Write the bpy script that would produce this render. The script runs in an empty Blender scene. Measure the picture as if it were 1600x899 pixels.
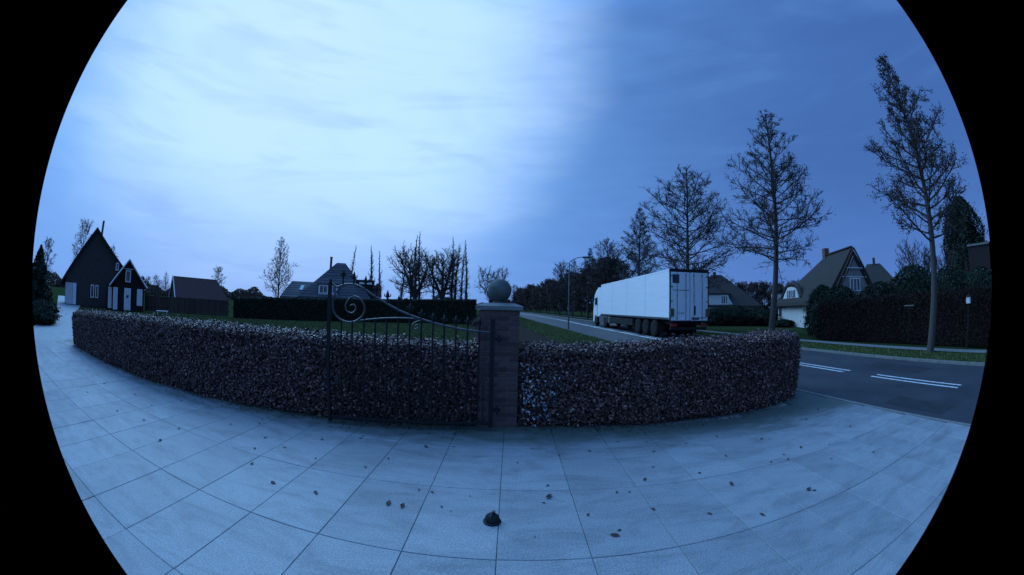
import bpy, bmesh, math, random
import numpy as np
from mathutils import Matrix, Vector
R = math.radians
random.seed(7)
SC = bpy.context.scene
COL = SC.collection

# ------------------------------------------------------------------ camera
EYE = 1.57; PITCH = .058; ROLL = .026
cd = bpy.data.cameras.new('door_camera'); cam = bpy.data.objects.new('door_camera', cd); COL.objects.link(cam)
cd.type = 'PANO'; cd.panorama_type = 'FISHEYE_LENS_POLYNOMIAL'; cd.sensor_width = 36; cd.sensor_fit = 'HORIZONTAL'
_q = 1600/36/750
cd.fisheye_polynomial_k0 = 0
cd.fisheye_polynomial_k1 = -1.4*_q
cd.fisheye_polynomial_k2 = .129*_q**2
cd.fisheye_polynomial_k3 = .173*_q**3
cd.fisheye_polynomial_k4 = -.275*_q**4
cd.fisheye_fov = R(157.3)
cd.clip_start = .05; cd.clip_end = 3000
cp, sp, cr, sr = math.cos(PITCH), math.sin(PITCH), math.cos(ROLL), math.sin(ROLL)
right = (cr, -sr*sp, sr*cp); up = (-sr, -cr*sp, cr*cp); fwd = (0, cp, sp)
cam.matrix_world = Matrix(((right[0], up[0], -fwd[0], 0), (right[1], up[1], -fwd[1], 0), (right[2], up[2], -fwd[2], EYE), (0, 0, 0, 1)))
SC.camera = cam

# ------------------------------------------------------------------ light
SUN_AZ, SUN_EL = R(-42), R(38)          # azimuth from the viewing direction, clockwise positive
sdir = Vector((math.sin(SUN_AZ)*math.cos(SUN_EL), math.cos(SUN_AZ)*math.cos(SUN_EL), math.sin(SUN_EL)))
SC.view_settings.view_transform = 'Standard'; SC.view_settings.look = 'None'
SC.view_settings.exposure = 0.0; SC.view_settings.gamma = 1.0
SC.view_settings.use_curve_mapping = False
world = bpy.data.worlds.new("World"); SC.world = world; world.use_nodes = True
N = world.node_tree.nodes; Lk = world.node_tree.links
for n in list(N): N.remove(n)
out = N.new('ShaderNodeOutputWorld'); bg = N.new('ShaderNodeBackground'); bg.inputs['Strength'].default_value = .1
Lk.new(bg.outputs[0], out.inputs[0])
sky = N.new('ShaderNodeTexSky'); sky.sky_type = 'NISHITA'; sky.sun_disc = False
sky.sun_elevation = SUN_EL; sky.sun_rotation = SUN_AZ; sky.air_density = 1.6; sky.dust_density = .6; sky.ozone_density = 3
tc = N.new('ShaderNodeTexCoord')
def wmath(op, a, b=None, c=None, clamp=False):
    m = N.new('ShaderNodeMath'); m.operation = op; m.use_clamp = clamp
    for i, v in enumerate((a, b, c)):
        if v is None: continue
        if isinstance(v, (int, float)): m.inputs[i].default_value = v
        else: Lk.new(v, m.inputs[i])
    return m.outputs[0]
def wdot(vec):
    d = N.new('ShaderNodeVectorMath'); d.operation = 'DOT_PRODUCT'; Lk.new(tc.outputs['Generated'], d.inputs[0]); d.inputs[1].default_value = vec
    return d.outputs['Value']
def wnoise(scale, sz, detail=5, dist=.4):
    mp = N.new('ShaderNodeMapping'); mp.inputs['Scale'].default_value = (1, 1, sz); Lk.new(tc.outputs['Generated'], mp.inputs[0])
    mp.inputs['Rotation'].default_value = (0, .5, .35)
    n = N.new('ShaderNodeTexNoise'); n.inputs['Scale'].default_value = scale; n.inputs['Detail'].default_value = detail; n.inputs['Distortion'].default_value = dist
    Lk.new(mp.outputs[0], n.inputs['Vector']); return n.outputs['Fac']
def wmix(f, a, b):
    m = N.new('ShaderNodeMix'); m.data_type = 'RGBA'
    if isinstance(f, float): m.inputs['Factor'].default_value = f
    else: Lk.new(f, m.inputs['Factor'])
    for s, v in ((6, a), (7, b)):
        if isinstance(v, tuple): m.inputs[s].default_value = v+(1,)
        else: Lk.new(v, m.inputs[s])
    return m.outputs[2]
def wramp(v, lo, hi):
    m = N.new('ShaderNodeMapRange'); m.interpolation_type = 'SMOOTHSTEP'; Lk.new(v, m.inputs[0]); m.inputs[1].default_value = lo; m.inputs[2].default_value = hi
    return m.outputs[0]
def polar_dir(az, el): return (math.sin(R(az))*math.cos(R(el)), math.cos(R(az))*math.cos(R(el)), math.sin(R(el)))
nz1 = wnoise(2.3, 3.2); nz2 = wnoise(6.0, 4.5, 6, .8)
nn = wmath('ADD', wmath('MULTIPLY', wmath('SUBTRACT', nz1, .5), .42), wmath('MULTIPLY', wmath('SUBTRACT', nz2, .5), .14))
glow = wramp(wmath('ADD', wdot(polar_dir(-37, 34)), wmath('MULTIPLY', nn, .34)), .71, .965)
side = wramp(wmath('ADD', wdot((1, 0, .10)), wmath('MULTIPLY', nn, 1.1)), -.55, .92)
k = 10.0
def kc(r, g, b): return (r*k, g*k, b*k)
cloud = wmix(side, kc(.17, .42, .96), kc(.052, .145, .44))
halo = wramp(wdot(polar_dir(-46, 30)), .50, .98)
cloud = wmix(wmath('MULTIPLY', halo, .40), cloud, kc(.28, .58, 1.10))
cloud = wmix(wmath('MULTIPLY', glow, 1.0), cloud, kc(.55, .84, 1.30))
low = wramp(wdot((0, 0, 1)), .38, .02)            # heavier cloud bank towards the horizon
cloud = wmix(wmath('MULTIPLY', low, .42), cloud, kc(.095, .25, .74))
wisp = wramp(wnoise(1.7, 5.0, 6, .9), .46, .70)
cloud = wmix(wmath('MULTIPLY', wisp, .17), cloud, kc(.17, .40, .90))
streak = wramp(wnoise(3.0, 7.0, 6, .6), .50, .72)
cloud = wmix(wmath('MULTIPLY', streak, .13), cloud, kc(.08, .20, .56))
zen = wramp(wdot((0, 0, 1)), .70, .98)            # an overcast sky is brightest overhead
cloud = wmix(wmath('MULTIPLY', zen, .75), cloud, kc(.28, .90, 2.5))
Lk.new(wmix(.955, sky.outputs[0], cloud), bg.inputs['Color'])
sl = bpy.data.lights.new('sun', 'SUN'); sl.energy = 2.4; sl.angle = R(50); sl.color = (.27, .60, 1.0)
so = bpy.data.objects.new('sun', sl); COL.objects.link(so); so.rotation_euler = sdir.to_track_quat('Z', 'Y').to_euler(); so.location = (0, 0, 30)

# ------------------------------------------------------------------ materials
def mat(name, c1, c2=None, scale=8, rough=.7, bump=0, bscale=60, spec=.5, metal=0, island=False, objrand=0, streak=None):
    m = bpy.data.materials.new(name); m.use_nodes = True; nt = m.node_tree; n = nt.nodes; l = nt.links
    b = n['Principled BSDF']; b.inputs['Roughness'].default_value = rough; b.inputs['Specular IOR Level'].default_value = spec; b.inputs['Metallic'].default_value = metal
    if c2 is None: c2 = tuple(x*.75 for x in c1)
    mx = n.new('ShaderNodeMix'); mx.data_type = 'RGBA'; mx.inputs[6].default_value = c1+(1,); mx.inputs[7].default_value = c2+(1,)
    if island:
        g = n.new('ShaderNodeNewGeometry'); rp = n.new('ShaderNodeMath'); rp.operation = 'POWER'; rp.inputs[1].default_value = island; l.new(g.outputs['Random Per Island'], rp.inputs[0])
        l.new(rp.outputs[0], mx.inputs[0])
    else:
        t = n.new('ShaderNodeTexCoord'); no = n.new('ShaderNodeTexNoise'); no.inputs['Scale'].default_value = scale; no.inputs['Detail'].default_value = 8; no.inputs['Roughness'].default_value = .65
        if streak:
            mp = n.new('ShaderNodeMapping'); mp.inputs['Scale'].default_value = streak; l.new(t.outputs['Object'], mp.inputs[0]); l.new(mp.outputs[0], no.inputs['Vector'])
        else: l.new(t.outputs['Object'], no.inputs['Vector'])
        cr_ = n.new('ShaderNodeMapRange'); cr_.inputs[1].default_value = .32; cr_.inputs[2].default_value = .68; l.new(no.outputs['Fac'], cr_.inputs[0]); l.new(cr_.outputs[0], mx.inputs[0])
    col = mx.outputs[2]
    if objrand:
        oi = n.new('ShaderNodeObjectInfo'); mr = n.new('ShaderNodeMapRange'); mr.inputs[3].default_value = 1-objrand; mr.inputs[4].default_value = 1+objrand*.6; l.new(oi.outputs['Random'], mr.inputs[0])
        h = n.new('ShaderNodeVectorMath'); h.operation = 'SCALE'; l.new(col, h.inputs[0]); l.new(mr.outputs[0], h.inputs['Scale']); col = h.outputs[0]
    l.new(col, b.inputs['Base Color'])
    if bump:
        t2 = n.new('ShaderNodeTexCoord'); n2 = n.new('ShaderNodeTexNoise'); n2.inputs['Scale'].default_value = bscale; n2.inputs['Detail'].default_value = 6; l.new(t2.outputs['Object'], n2.inputs['Vector'])
        bp = n.new('ShaderNodeBump'); bp.inputs['Strength'].default_value = bump; bp.inputs['Distance'].default_value = .01; l.new(n2.outputs['Fac'], bp.inputs['Height']); l.new(bp.outputs[0], b.inputs['Normal'])
    return m
M = {}
M['grass_ground'] = mat('grass_ground', (.022, .036, .012), (.036, .046, .02), 1.4, 1.0, .6, 25, 0)
M['blade'] = mat('blade', (.085, .115, .035), (.16, .17, .07), island=1.2, rough=.7, spec=.1)
M['soil'] = mat('soil', (.03, .022, .018), (.055, .04, .032), 3, 1.0, .8, 30, 0)
M['bedding'] = mat('bedding', (.15, .15, .14), (.24, .24, .23), 12, .95, .3, 60, .1)
M['asphalt'] = mat('asphalt', (.019, .020, .023), (.042, .043, .046), .55, .62, .5, 120, .35)
M['patch'] = mat('asphalt_patch', (.021, .022, .025), (.034, .035, .037), 3, .75, .5, 120, .2)
M['paint'] = mat('road_paint', (.78, .78, .78), (.30, .30, .30), 9, .6, .2, 80, .4)
M['concrete'] = mat('concrete', (.20, .20, .19), (.13, .13, .12), 6, .8, .4, 70, .3)
M['path'] = mat('path', (.30, .31, .31), (.22, .23, .23), 2.5, .7, .3, 50, .4)
M['brick'] = mat('brick', (.15, .085, .075), (.09, .055, .05), 14, .9, .6, 90, .2, objrand=.35)
M['darkbrick'] = mat('dark_brick', (.05, .032, .032), (.032, .022, .022), 9, .9, .6, 60, .1)
M['mortar'] = mat('mortar', (.22, .21, .20), (.15, .145, .14), 20, .95, .4, 90, .2)
M['stone'] = mat('stone', (.13, .135, .13), (.06, .072, .062), 9, .85, .7, 70, .3)
M['iron'] = mat('wrought_iron', (.010, .010, .011), (.016, .015, .016), 20, .6, .2, 90, .22)
M['beech'] = mat('beech_leaf', (.036, .015, .015), (.42, .215, .17), island=3.7, rough=.45, spec=.45)
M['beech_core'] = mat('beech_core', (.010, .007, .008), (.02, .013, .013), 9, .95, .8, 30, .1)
M['twig'] = mat('twig', (.055, .042, .038), (.085, .065, .058), 8, .9, 0, 30, .15)
M['bark'] = mat('bark', (.10, .085, .08), (.055, .045, .042), 6, .9, .8, 30, .15, streak=(6, 6, 1.2))
M['evergreen'] = mat('evergreen_leaf', (.010, .018, .012), (.055, .07, .042), island=3, rough=.7, spec=.12)
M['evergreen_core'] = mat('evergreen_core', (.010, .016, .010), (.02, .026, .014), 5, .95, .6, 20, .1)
M['brownleaf'] = mat('brown_leaf', (.050, .034, .028), (.14, .09, .07), island=1.8, rough=.7, spec=.2)
M['thatch'] = mat('thatch', (.034, .030, .028), (.068, .058, .052), 2.5, .95, .9, 24, .1, streak=(4, 4, 1))
M['rooftile'] = mat('roof_tile', (.045, .045, .05), (.085, .08, .088), 5, .7, .4, 30, .3, objrand=.3)
M['redroof'] = mat('red_roof', (.12, .06, .05), (.08, .045, .04), 3, .85, .6, 20, .2)
M['darkwood'] = mat('dark_wood', (.013, .009, .008), (.022, .015, .013), 4, .8, .5, 40, .3, streak=(8, 8, 1), objrand=.25)
M['brownwood'] = mat('brown_wood', (.085, .055, .042), (.055, .036, .03), 5, .85, .5, 40, .2, streak=(8, 8, 1), objrand=.3)
M['glarewood'] = mat('glare_wood', (.095, .075, .066), (.05, .04, .036), 2.5, .9, .6, 30, .15, streak=(5, 5, .8))  # brown wood lightened, with the glare on the main wall put into its colour
M['whitepaint'] = mat('white_paint', (.82, .82, .82), (.72, .72, .72), 3, .6, .15, 40, .4)
M['whitewall'] = mat('white_wall', (.62, .61, .60), (.50, .49, .48), 2, .85, .4, 40, .3)
M['pinkwall'] = mat('pale_wall', (.26, .22, .21), (.19, .16, .15), 3, .85, .4, 40, .3)
M['glass'] = mat('window_glass', (.03, .04, .05), (.05, .06, .07), 2, .08, 0, 1, .8)
M['truckwhite'] = mat('truck_white', (.82, .83, .84), (.74, .75, .77), 1.2, .35, 0, 1, .5, streak=(1, .3, 3))
M['truckdoor'] = mat('truck_door', (.72, .73, .75), (.60, .61, .63), 2.0, .45, 0, 1, .5, streak=(3, 3, 1))
M['truckdark'] = mat('truck_dark', (.014, .014, .016), (.026, .026, .027), 5, .8, .2, 40, .12)
M['rubber'] = mat('rubber', (.012, .012, .012), (.022, .021, .02), 9, .9, .4, 60, .12)
M['iron_lit'] = mat('iron_lit', (.06, .06, .065), (.03, .03, .032), 12, .38, .2, 60, .6)  # lighter iron for rail and scrolls; the light they catch is in the colour
M['paleleaf'] = mat('pale_leaf', (.10, .10, .12), (.62, .62, .62), island=2.0, rough=.35, spec=.6)
M['steel'] = mat('steel', (.16, .17, .18), (.10, .10, .11), 9, .4, .2, 60, .5, metal=.8)
M['galv'] = mat('galvanised', (.07, .075, .08), (.045, .05, .055), 9, .6, .1, 60, .25, metal=.1)
M['redlens'] = mat('red_lens', (.28, .03, .02), (.22, .02, .02), 9, .3, 0, 1, .5)
M['ochre'] = mat('buffer_rubber', (.13, .10, .06), (.09, .07, .05), 9, .8, .3, 40, .2)
M['blackprint'] = mat('black_print', (.03, .035, .05), (.04, .045, .06), 9, .6, 0, 1, .3)
M['brownbeech'] = mat('brown_beech_leaf', (.014, .008, .007), (.07, .035, .028), island=2.2, rough=.7, spec=.1)
M['fallen'] = mat('fallen_leaf', (.03, .02, .015), (.07, .045, .03), island=1.0, rough=.7, spec=.3)
# pavement slab
def slab_mat():
    m = mat('slab', (.29, .30, .305), (.21, .22, .225), 1.1, .58, .35, 55, .45, objrand=.12)
    nt = m.node_tree; n = nt.nodes; l = nt.links; b = n['Principled BSDF']
    src = b.inputs['Base Color'].links[0].from_socket
    g = n.new('ShaderNodeNewGeometry')
    no = n.new('ShaderNodeTexNoise'); no.inputs['Scale'].default_value = 2.4; no.inputs['Detail'].default_value = 9; no.inputs['Roughness'].default_value = .72; no.inputs['Distortion'].default_value = .7
    mp = n.new('ShaderNodeMapping'); mp.inputs['Scale'].default_value = (.55, 1.6, 1); l.new(g.outputs['Position'], mp.inputs[0]); l.new(mp.outputs[0], no.inputs['Vector'])
    mr = n.new('ShaderNodeMapRange'); mr.inputs[1].default_value = .45; mr.inputs[2].default_value = .75; mr.inputs[3].default_value = 1.0; mr.inputs[4].default_value = .55
    l.new(no.outputs['Fac'], mr.inputs[0])
    n3 = n.new('ShaderNodeTexNoise'); n3.inputs['Scale'].default_value = 90; n3.inputs['Detail'].default_value = 3; l.new(g.outputs['Position'], n3.inputs['Vector'])
    m3 = n.new('ShaderNodeMapRange'); m3.inputs[1].default_value = .35; m3.inputs[2].default_value = .65; m3.inputs[3].default_value = .76; m3.inputs[4].default_value = 1.22; l.new(n3.outputs['Fac'], m3.inputs[0])
    mu = n.new('ShaderNodeMath'); mu.operation = 'MULTIPLY'; l.new(mr.outputs[0], mu.inputs[0]); l.new(m3.outputs[0], mu.inputs[1])
    # slabs turn darker and greenish along the foot of the hedge
    sx = n.new('ShaderNodeSeparateXYZ'); l.new(g.outputs['Position'], sx.inputs[0])
    ad = n.new('ShaderNodeMath'); ad.operation = 'MULTIPLY_ADD'; l.new(no.outputs['Fac'], ad.inputs[0]); ad.inputs[1].default_value = 1.3; l.new(sx.outputs['Y'], ad.inputs[2])
    foot_fac = n.new('ShaderNodeMapRange'); foot_fac.interpolation_type = 'SMOOTHSTEP'; foot_fac.inputs[1].default_value = 4.15; foot_fac.inputs[2].default_value = 5.05; l.new(ad.outputs[0], foot_fac.inputs[0])
    sc = n.new('ShaderNodeVectorMath'); sc.operation = 'SCALE'; l.new(src, sc.inputs[0]); l.new(mu.outputs[0], sc.inputs['Scale'])
    mx = n.new('ShaderNodeMix'); mx.data_type = 'RGBA'; l.new(foot_fac.outputs[0], mx.inputs[0]); l.new(sc.outputs[0], mx.inputs[6]); mx.inputs[7].default_value = (.075, .09, .07, 1)
    l.new(mx.outputs[2], b.inputs['Base Color'])
    return m
M['slab'] = slab_mat()

# ------------------------------------------------------------------ helpers
def tag(o, label=None, cat=None, group=None, kind=None):
    if label: o['label'] = label
    if cat: o['category'] = cat
    if group: o['group'] = group
    if kind: o['kind'] = kind
    return o
def empty(name, loc=(0, 0, 0), rz=0, label=None, cat=None, group=None):
    o = bpy.data.objects.new(name, None); COL.objects.link(o); o.location = loc; o.rotation_euler = (0, 0, rz); o.empty_display_size = .2
    return tag(o, label, cat, group)
class MB:
    def __init__(s): s.v = []; s.f = []
    def add(s, vs, fs):
        o = len(s.v); s.v += [tuple(v) for v in vs]; s.f += [tuple(o+i for i in f) for f in fs]; return s
    def box(s, x0, x1, y0, y1, z0, z1, bev=0):
        if bev <= 0:
            return s.add([(x0, y0, z0), (x1, y0, z0), (x1, y1, z0), (x0, y1, z0), (x0, y0, z1), (x1, y0, z1), (x1, y1, z1), (x0, y1, z1)],
                         [(0, 3, 2, 1), (4, 5, 6, 7), (0, 1, 5, 4), (1, 2, 6, 5), (2, 3, 7, 6), (3, 0, 4, 7)])
        b = bev
        vs = []
        for z, i in ((z0, b), (z0+b, 0), (z1-b, 0), (z1, b)):
            vs += [(x0+i, y0+i, z), (x1-i, y0+i, z), (x1-i, y1-i, z), (x0+i, y1-i, z)]
        fs = [(0, 3, 2, 1), (12, 13, 14, 15)]
        for k_ in range(3):
            for j in range(4): fs.append((k_*4+j, k_*4+(j+1) % 4, k_*4+4+(j+1) % 4, k_*4+4+j))
        return s.add(vs, fs)
    def tube(s, pts, rad, n=6, cap=True):
        pts = [Vector(p) for p in pts]; rr = rad if isinstance(rad, (list, tuple)) else [rad]*len(pts)
        t0 = (pts[-1]-pts[0]); t0 = t0.normalized() if t0.length > 1e-6 else Vector((0, 0, 1))
        ref = Vector((0, 1, 0)) if abs(t0.y) < .8 else Vector((1, 0, 0))
        vs = []; 
        for i, p in enumerate(pts):
            a = pts[max(0, i-1)]; b = pts[min(len(pts)-1, i+1)]; t = (b-a).normalized()
            u = t.cross(ref)
            if u.length < 1e-4: u = t.cross(Vector((1, 0, 0)))
            u.normalize(); w = t.cross(u)
            for j in range(n):
                an = 2*math.pi*j/n; vs.append(p+(u*math.cos(an)+w*math.sin(an))*rr[i])
        fs = []
        for i in range(len(pts)-1):
            for j in range(n): fs.append((i*n+j, i*n+(j+1) % n, (i+1)*n+(j+1) % n, (i+1)*n+j))
        if cap: fs += [tuple(range(n-1, -1, -1)), tuple((len(pts)-1)*n+j for j in range(n))]
        return s.add(vs, fs)
    def lathe(s, prof, n=24, c=(0, 0, 0), axis='z'):
        vs = []
        for r_, z in prof:
            for j in range(n):
                a = 2*math.pi*j/n; x, y = r_*math.cos(a), r_*math.sin(a)
                if axis == 'z': vs.append((c[0]+x, c[1]+y, c[2]+z))
                elif axis == 'x': vs.append((c[0]+z, c[1]+x, c[2]+y))
                else: vs.append((c[0]+y, c[1]+z, c[2]+x))
        fs = []
        for i in range(len(prof)-1):
            for j in range(n): fs.append((i*n+j, i*n+(j+1) % n, (i+1)*n+(j+1) % n, (i+1)*n+j))
        fs += [tuple(range(n-1, -1, -1)), tuple((len(prof)-1)*n+j for j in range(n))]
        return s.add(vs, fs)
    def prism(s, poly, y0, y1):     # polygon in x,z extruded along y
        n = len(poly)
        return s.add([(x, y0, z) for x, z in poly]+[(x, y1, z) for x, z in poly],
                     [tuple(range(n)), tuple(range(2*n-1, n-1, -1))]+[(i, i+n, (i+1) % n+n, (i+1) % n) for i in range(n)])
    def mesh(s, name, m, smooth=False):
        me = bpy.data.meshes.new(name); me.from_pydata(s.v, [], s.f); me.validate()
        bm = bmesh.new(); bm.from_mesh(me); bmesh.ops.recalc_face_normals(bm, faces=bm.faces); bm.to_mesh(me); bm.free()
        me.materials.append(m)
        if smooth: me.polygons.foreach_set('use_smooth', [True]*len(me.polygons))
        return me
    def build(s, name, m, parent=None, smooth=False, **kw):
        return link(name, s.mesh(name, m, smooth), parent, **kw)
def link(name, me, parent=None, loc=None, rot=None, label=None, kind=None):
    o = bpy.data.objects.new(name, me); COL.objects.link(o)
    if parent: o.parent = parent
    if loc: o.location = loc
    if rot: o.rotation_euler = rot
    return tag(o, label, kind=kind)
def npmesh(name, v, f, m, smooth=False):
    v = np.asarray(v, np.float32); f = np.asarray(f, np.int32); k_ = f.shape[1]
    me = bpy.data.meshes.new(name); me.vertices.add(len(v)); me.vertices.foreach_set('co', v.ravel())
    me.loops.add(f.size); me.loops.foreach_set('vertex_index', f.ravel())
    me.polygons.add(len(f)); me.polygons.foreach_set('loop_start', np.arange(0, f.size, k_, dtype=np.int32)); me.polygons.foreach_set('loop_total', np.full(len(f), k_, np.int32))
    me.update(calc_edges=True); me.materials.append(m)
    if smooth: me.polygons.foreach_set('use_smooth', [True]*len(me.polygons))
    return me
def copytree(o, parent=None):
    c = o.copy(); COL.objects.link(c)
    if parent: c.parent = parent
    for ch in list(o.children): copytree(ch, c)
    return c
def polar(az, d, z=0): return (d*math.sin(R(az)), d*math.cos(R(az)), z)
def leaves(P, size, rng, nrm=None, flat=.5, aspect=.62, bend=.18):
    """small folded leaves (6 vertices, 4 triangles) at the points P"""
    n = len(P); a = rng.normal(size=(n, 3))
    if nrm is not None: a = a*flat+nrm
    a /= np.linalg.norm(a, axis=1)[:, None]
    b = np.cross(a, rng.normal(size=(n, 3))); b /= np.linalg.norm(b, axis=1)[:, None]; c = np.cross(a, b)
    s_ = (size*rng.uniform(.6, 1.3, n))[:, None]
    w = s_*aspect*.5
    V = np.stack([P-b*s_*.5, P-b*s_*.1+c*w-a*w*bend*3, P-b*s_*.1-c*w-a*w*bend*3, P+b*s_*.5, ], 1)
    # rhombus folded on its midrib: 0,1,3 and 0,3,2
    F = np.array([[0, 1, 3], [0, 3, 2]]); F = (np.arange(n)[:, None, None]*4+F[None]).reshape(-1, 3)
    return V.reshape(-1, 3), F
def lerp_tab(tab, y):
    return float(np.interp(y, [t[0] for t in tab], [t[1] for t in tab]))

# ------------------------------------------------------------------ setting: ground, roads
def sheet(name, poly, z, m, kind='structure', div=None):
    me = bpy.data.meshes.new(name); me.from_pydata([(x, y, z) for x, y in poly], [], [tuple(range(len(poly)))]); me.materials.append(m)
    return tag(link(name, me), kind=kind)
sheet('ground', [(-900, -300), (900, -300), (900, 1500), (-900, 1500)], -.034, M['grass_ground'])
XC = [(-60, 11.5), (0, 9.02), (10, 8.68), (20, 8.3), (31, 7.85), (49, 7.2), (75, 5.2), (105, 2.0), (150, -6), (230, -24), (400, -70)]
XN = [(-60, 10.), (0, 6.2), (6, 5.80), (10, 5.52), (18, 4.92), (26, 4.32), (46, 2.6), (75, .9), (105, -2.2), (150, -10), (230, -28), (400, -74)]
xc = lambda y: lerp_tab(XC, y); xn = lambda y: lerp_tab(XN, y); xf = lambda y: xc(y)+3.45
def strip(name, fa, fb, ys, z, m, **kw):
    v = []; f = []
    for y in ys: v += [(fa(y), y, z), (fb(y), y, z)]
    for i in range(len(ys)-1): f.append((2*i, 2*i+1, 2*i+3, 2*i+2))
    me = bpy.data.meshes.new(name); me.from_pydata(v, [], f); me.materials.append(m); return link(name, me, **kw)
YS = [-60, -30, -10, 0, 3, 6, 10, 14, 18, 22, 26, 31, 38, 46, 60, 75, 90, 105, 150, 230, 400]
road = strip('road', xn, xf, YS, -.014, M['asphalt'], kind='structure')
patch_me = [((6.6, 9.2), 1.5, 3.2), ((10.1, 4.6), 1.1, 2.2), ((6.4, 2.2), .7, 1.5)]
for (px_, py_), w_, l_ in patch_me:
    b_ = MB(); b_.add([(px_, py_, -.0115), (px_+w_, py_-.05, -.0115), (px_+w_+.03, py_+l_, -.0115), (px_-.04, py_+l_-.06, -.0115)], [(0, 1, 2, 3)]); b_.build('road_patch', M['patch'], road)
# double dashed centre line
for i in range(26):
    y0 = 2.65-3.9+i*3.9; L_ = 2.9
    for off in (-.17, .17):
        ys = [y0, y0+L_/2, y0+L_]
        strip('centre_line_dash', lambda y, o=off: xc(y)+o-.055, lambda y, o=off: xc(y)+o+.055, ys, -.009, M['paint'], parent=road)
for y0 in np.arange(17, 110, 8.0):
    strip('edge_line', lambda y: xc(y)-.25, lambda y: xc(y)-.42, [y0, y0+4, y0+7.9], -.0095, M['paint'], parent=road)
# kerbs and pavements beyond the road
kerb = MB()
for a, b in zip(YS[:-1], YS[1:]):
    kerb.add([(xf(a), a, -.03), (xf(a)+.12, a, -.03), (xf(b)+.12, b, -.03), (xf(b), b, -.03), (xf(a), a, .07), (xf(a)+.12, a, .07), (xf(b)+.12, b, .07), (xf(b), b, .07)],
             [(0, 3, 2, 1), (4, 5, 6, 7), (0, 1, 5, 4), (1, 2, 6, 5), (2, 3, 7, 6), (3, 0, 4, 7)])
kerb.build('kerb', M['concrete'], kind='structure')
strip('pavement', lambda y: xf(y)+3.15, lambda y: xf(y)+4.2, YS, .03, M['concrete'], kind='structure')
strip('verge', lambda y: xf(y)+.13, lambda y: xf(y)+3.1, YS, .012, M['grass_ground'], kind='structure')
nk = MB()
for a, b in zip([-3, 0, 2, 4], [0, 2, 4, 5.9]):
    nk.add([(xn(a)-.1, a, -.03), (xn(a)-.004, a, -.03), (xn(b)-.004, b, -.03), (xn(b)-.1, b, -.03), (xn(a)-.1, a, .004), (xn(a)-.004, a, .004), (xn(b)-.004, b, .004), (xn(b)-.1, b, .004)],
           [(0, 3, 2, 1), (4, 5, 6, 7), (0, 1, 5, 4), (1, 2, 6, 5), (2, 3, 7, 6), (3, 0, 4, 7)])
nk.build('kerb', M['concrete'], kind='structure')
# driveway of large concrete slabs, every slab a piece of its own
drive = sheet('driveway', [(-12.6, -1.2), (6.1, -1.2), (5.98, 2), (5.74, 5.75), (5.0, 5.4), (-.5, 4.7), (-12.6, 4.4)], -.020, M['bedding'])
SX, SY, GAP = .600, .940, .0036
slab_meshes = []
for k_ in range(4):
    b = MB(); b.box(GAP/2, SX-GAP/2, GAP/2, SY-GAP/2, -.026, 0, .0035); slab_meshes.append(b.mesh('slab', M['slab']))
def slab_at(ix, iy, sx=1, sy=1):
    x = -.053+ix*SX; y = .013+iy*SY
    o = link('slab', slab_meshes[(ix*7+iy*3) % 4], drive, (x, y, -.0005+random.uniform(-.0015, .0012)), (random.uniform(-.0016, .0016), random.uniform(-.0016, .0016), 0))
    o.scale = (sx, sy, 1)
for ix in range(-21, 10):
    for iy in range(-1, 5):
        if ix == 9 : slab_at(ix, iy, (xn(.013+iy*SY+SY)-.1-(-.053+ix*SX))/SX); continue
        if iy == 4: slab_at(ix, iy, 1, .78 if ix < 6 else 1); continue
        slab_at(ix, iy)
for ix in (8, 9):
    slab_at(ix, 5, 1 if ix == 8 else .62, .95)
sheet('path', [(-12.62, 1.4), (-12.62, 4.62), (-15.0, 5.35), (-20, 7.2), (-26.5, 9.8), (-60, 24), (-60, 18), (-25.6, 7.5), (-19.0, 4.5), (-16, 3.2), (-16, 1.4)], -.006, M['path'])
sheet('soil_bed', [(-11.6, 4.0), (-.3, 4.5), (2.4, 4.5), (5.0, 5.05), (5.62, 5.6), (5.5, 6.7), (3.5, 5.9), (0, 5.5), (-11.6, 5.2)], -.026, M['soil'])
lawn = sheet('lawn', [(-11.8, 5.25), (-.2, 5.55), (-1.0, 12), (-3.2, 24), (-8, 30), (-20, 24), (-30, 18), (-26, 10.2), (-20, 7.6), (-15, 5.7)], -.028, M['grass_ground'])
sheet('soil_bed', [(-.6, 12), (2.6, 12), (.8, 36), (-6, 34), (-3.6, 24)], -.022, M['soil'])
rng = np.random.default_rng(3)
def grass(name, test, x0, x1, y0, y1, n, h, label):
    P = np.column_stack([rng.uniform(x0, x1, n), rng.uniform(y0, y1, n)]); P = P[np.array([test(a, b) for a, b in P])]
    n = len(P); hh = h*rng.uniform(.5, 1.3, n); a = rng.uniform(0, 6.28, n); w = .012+.0012*P[:, 1]
    d = np.column_stack([np.cos(a), np.sin(a)]); l = rng.normal(0, .35, (n, 2))*hh[:, None]
    z0 = np.full(n, -.025)
    V = np.stack([np.column_stack([P-d*w[:, None], z0]), np.column_stack([P+d*w[:, None], z0]), np.column_stack([P+l, hh])], 1).reshape(-1, 3)
    F = np.arange(3*n).reshape(-1, 3)
    o = link(name, npmesh(name, V, F, M['blade'])); return tag(o, label, 'grass', kind='stuff')
def in_lawn(x, y): return (y > 5.4+max(0, -x-11.5)*.40) and (y < 30-.1*abs(x+10)) and (x < -1.0-.12*(y-10)) and (y < 33+.62*x*.9 if x < -8 else True)
grass('grass', in_lawn, -26, 0, 5.3, 30, 60000, .055, 'short green lawn grass behind the long hedge')
grass('grass', lambda x, y: (x < xn(y)-.1) and (x > 0 if y < 12 else x > 2.7-.1*(y-12)), 0, 5.6, 5.8, 46, 36000, .07, 'green verge grass between the hedge and the road')
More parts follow.
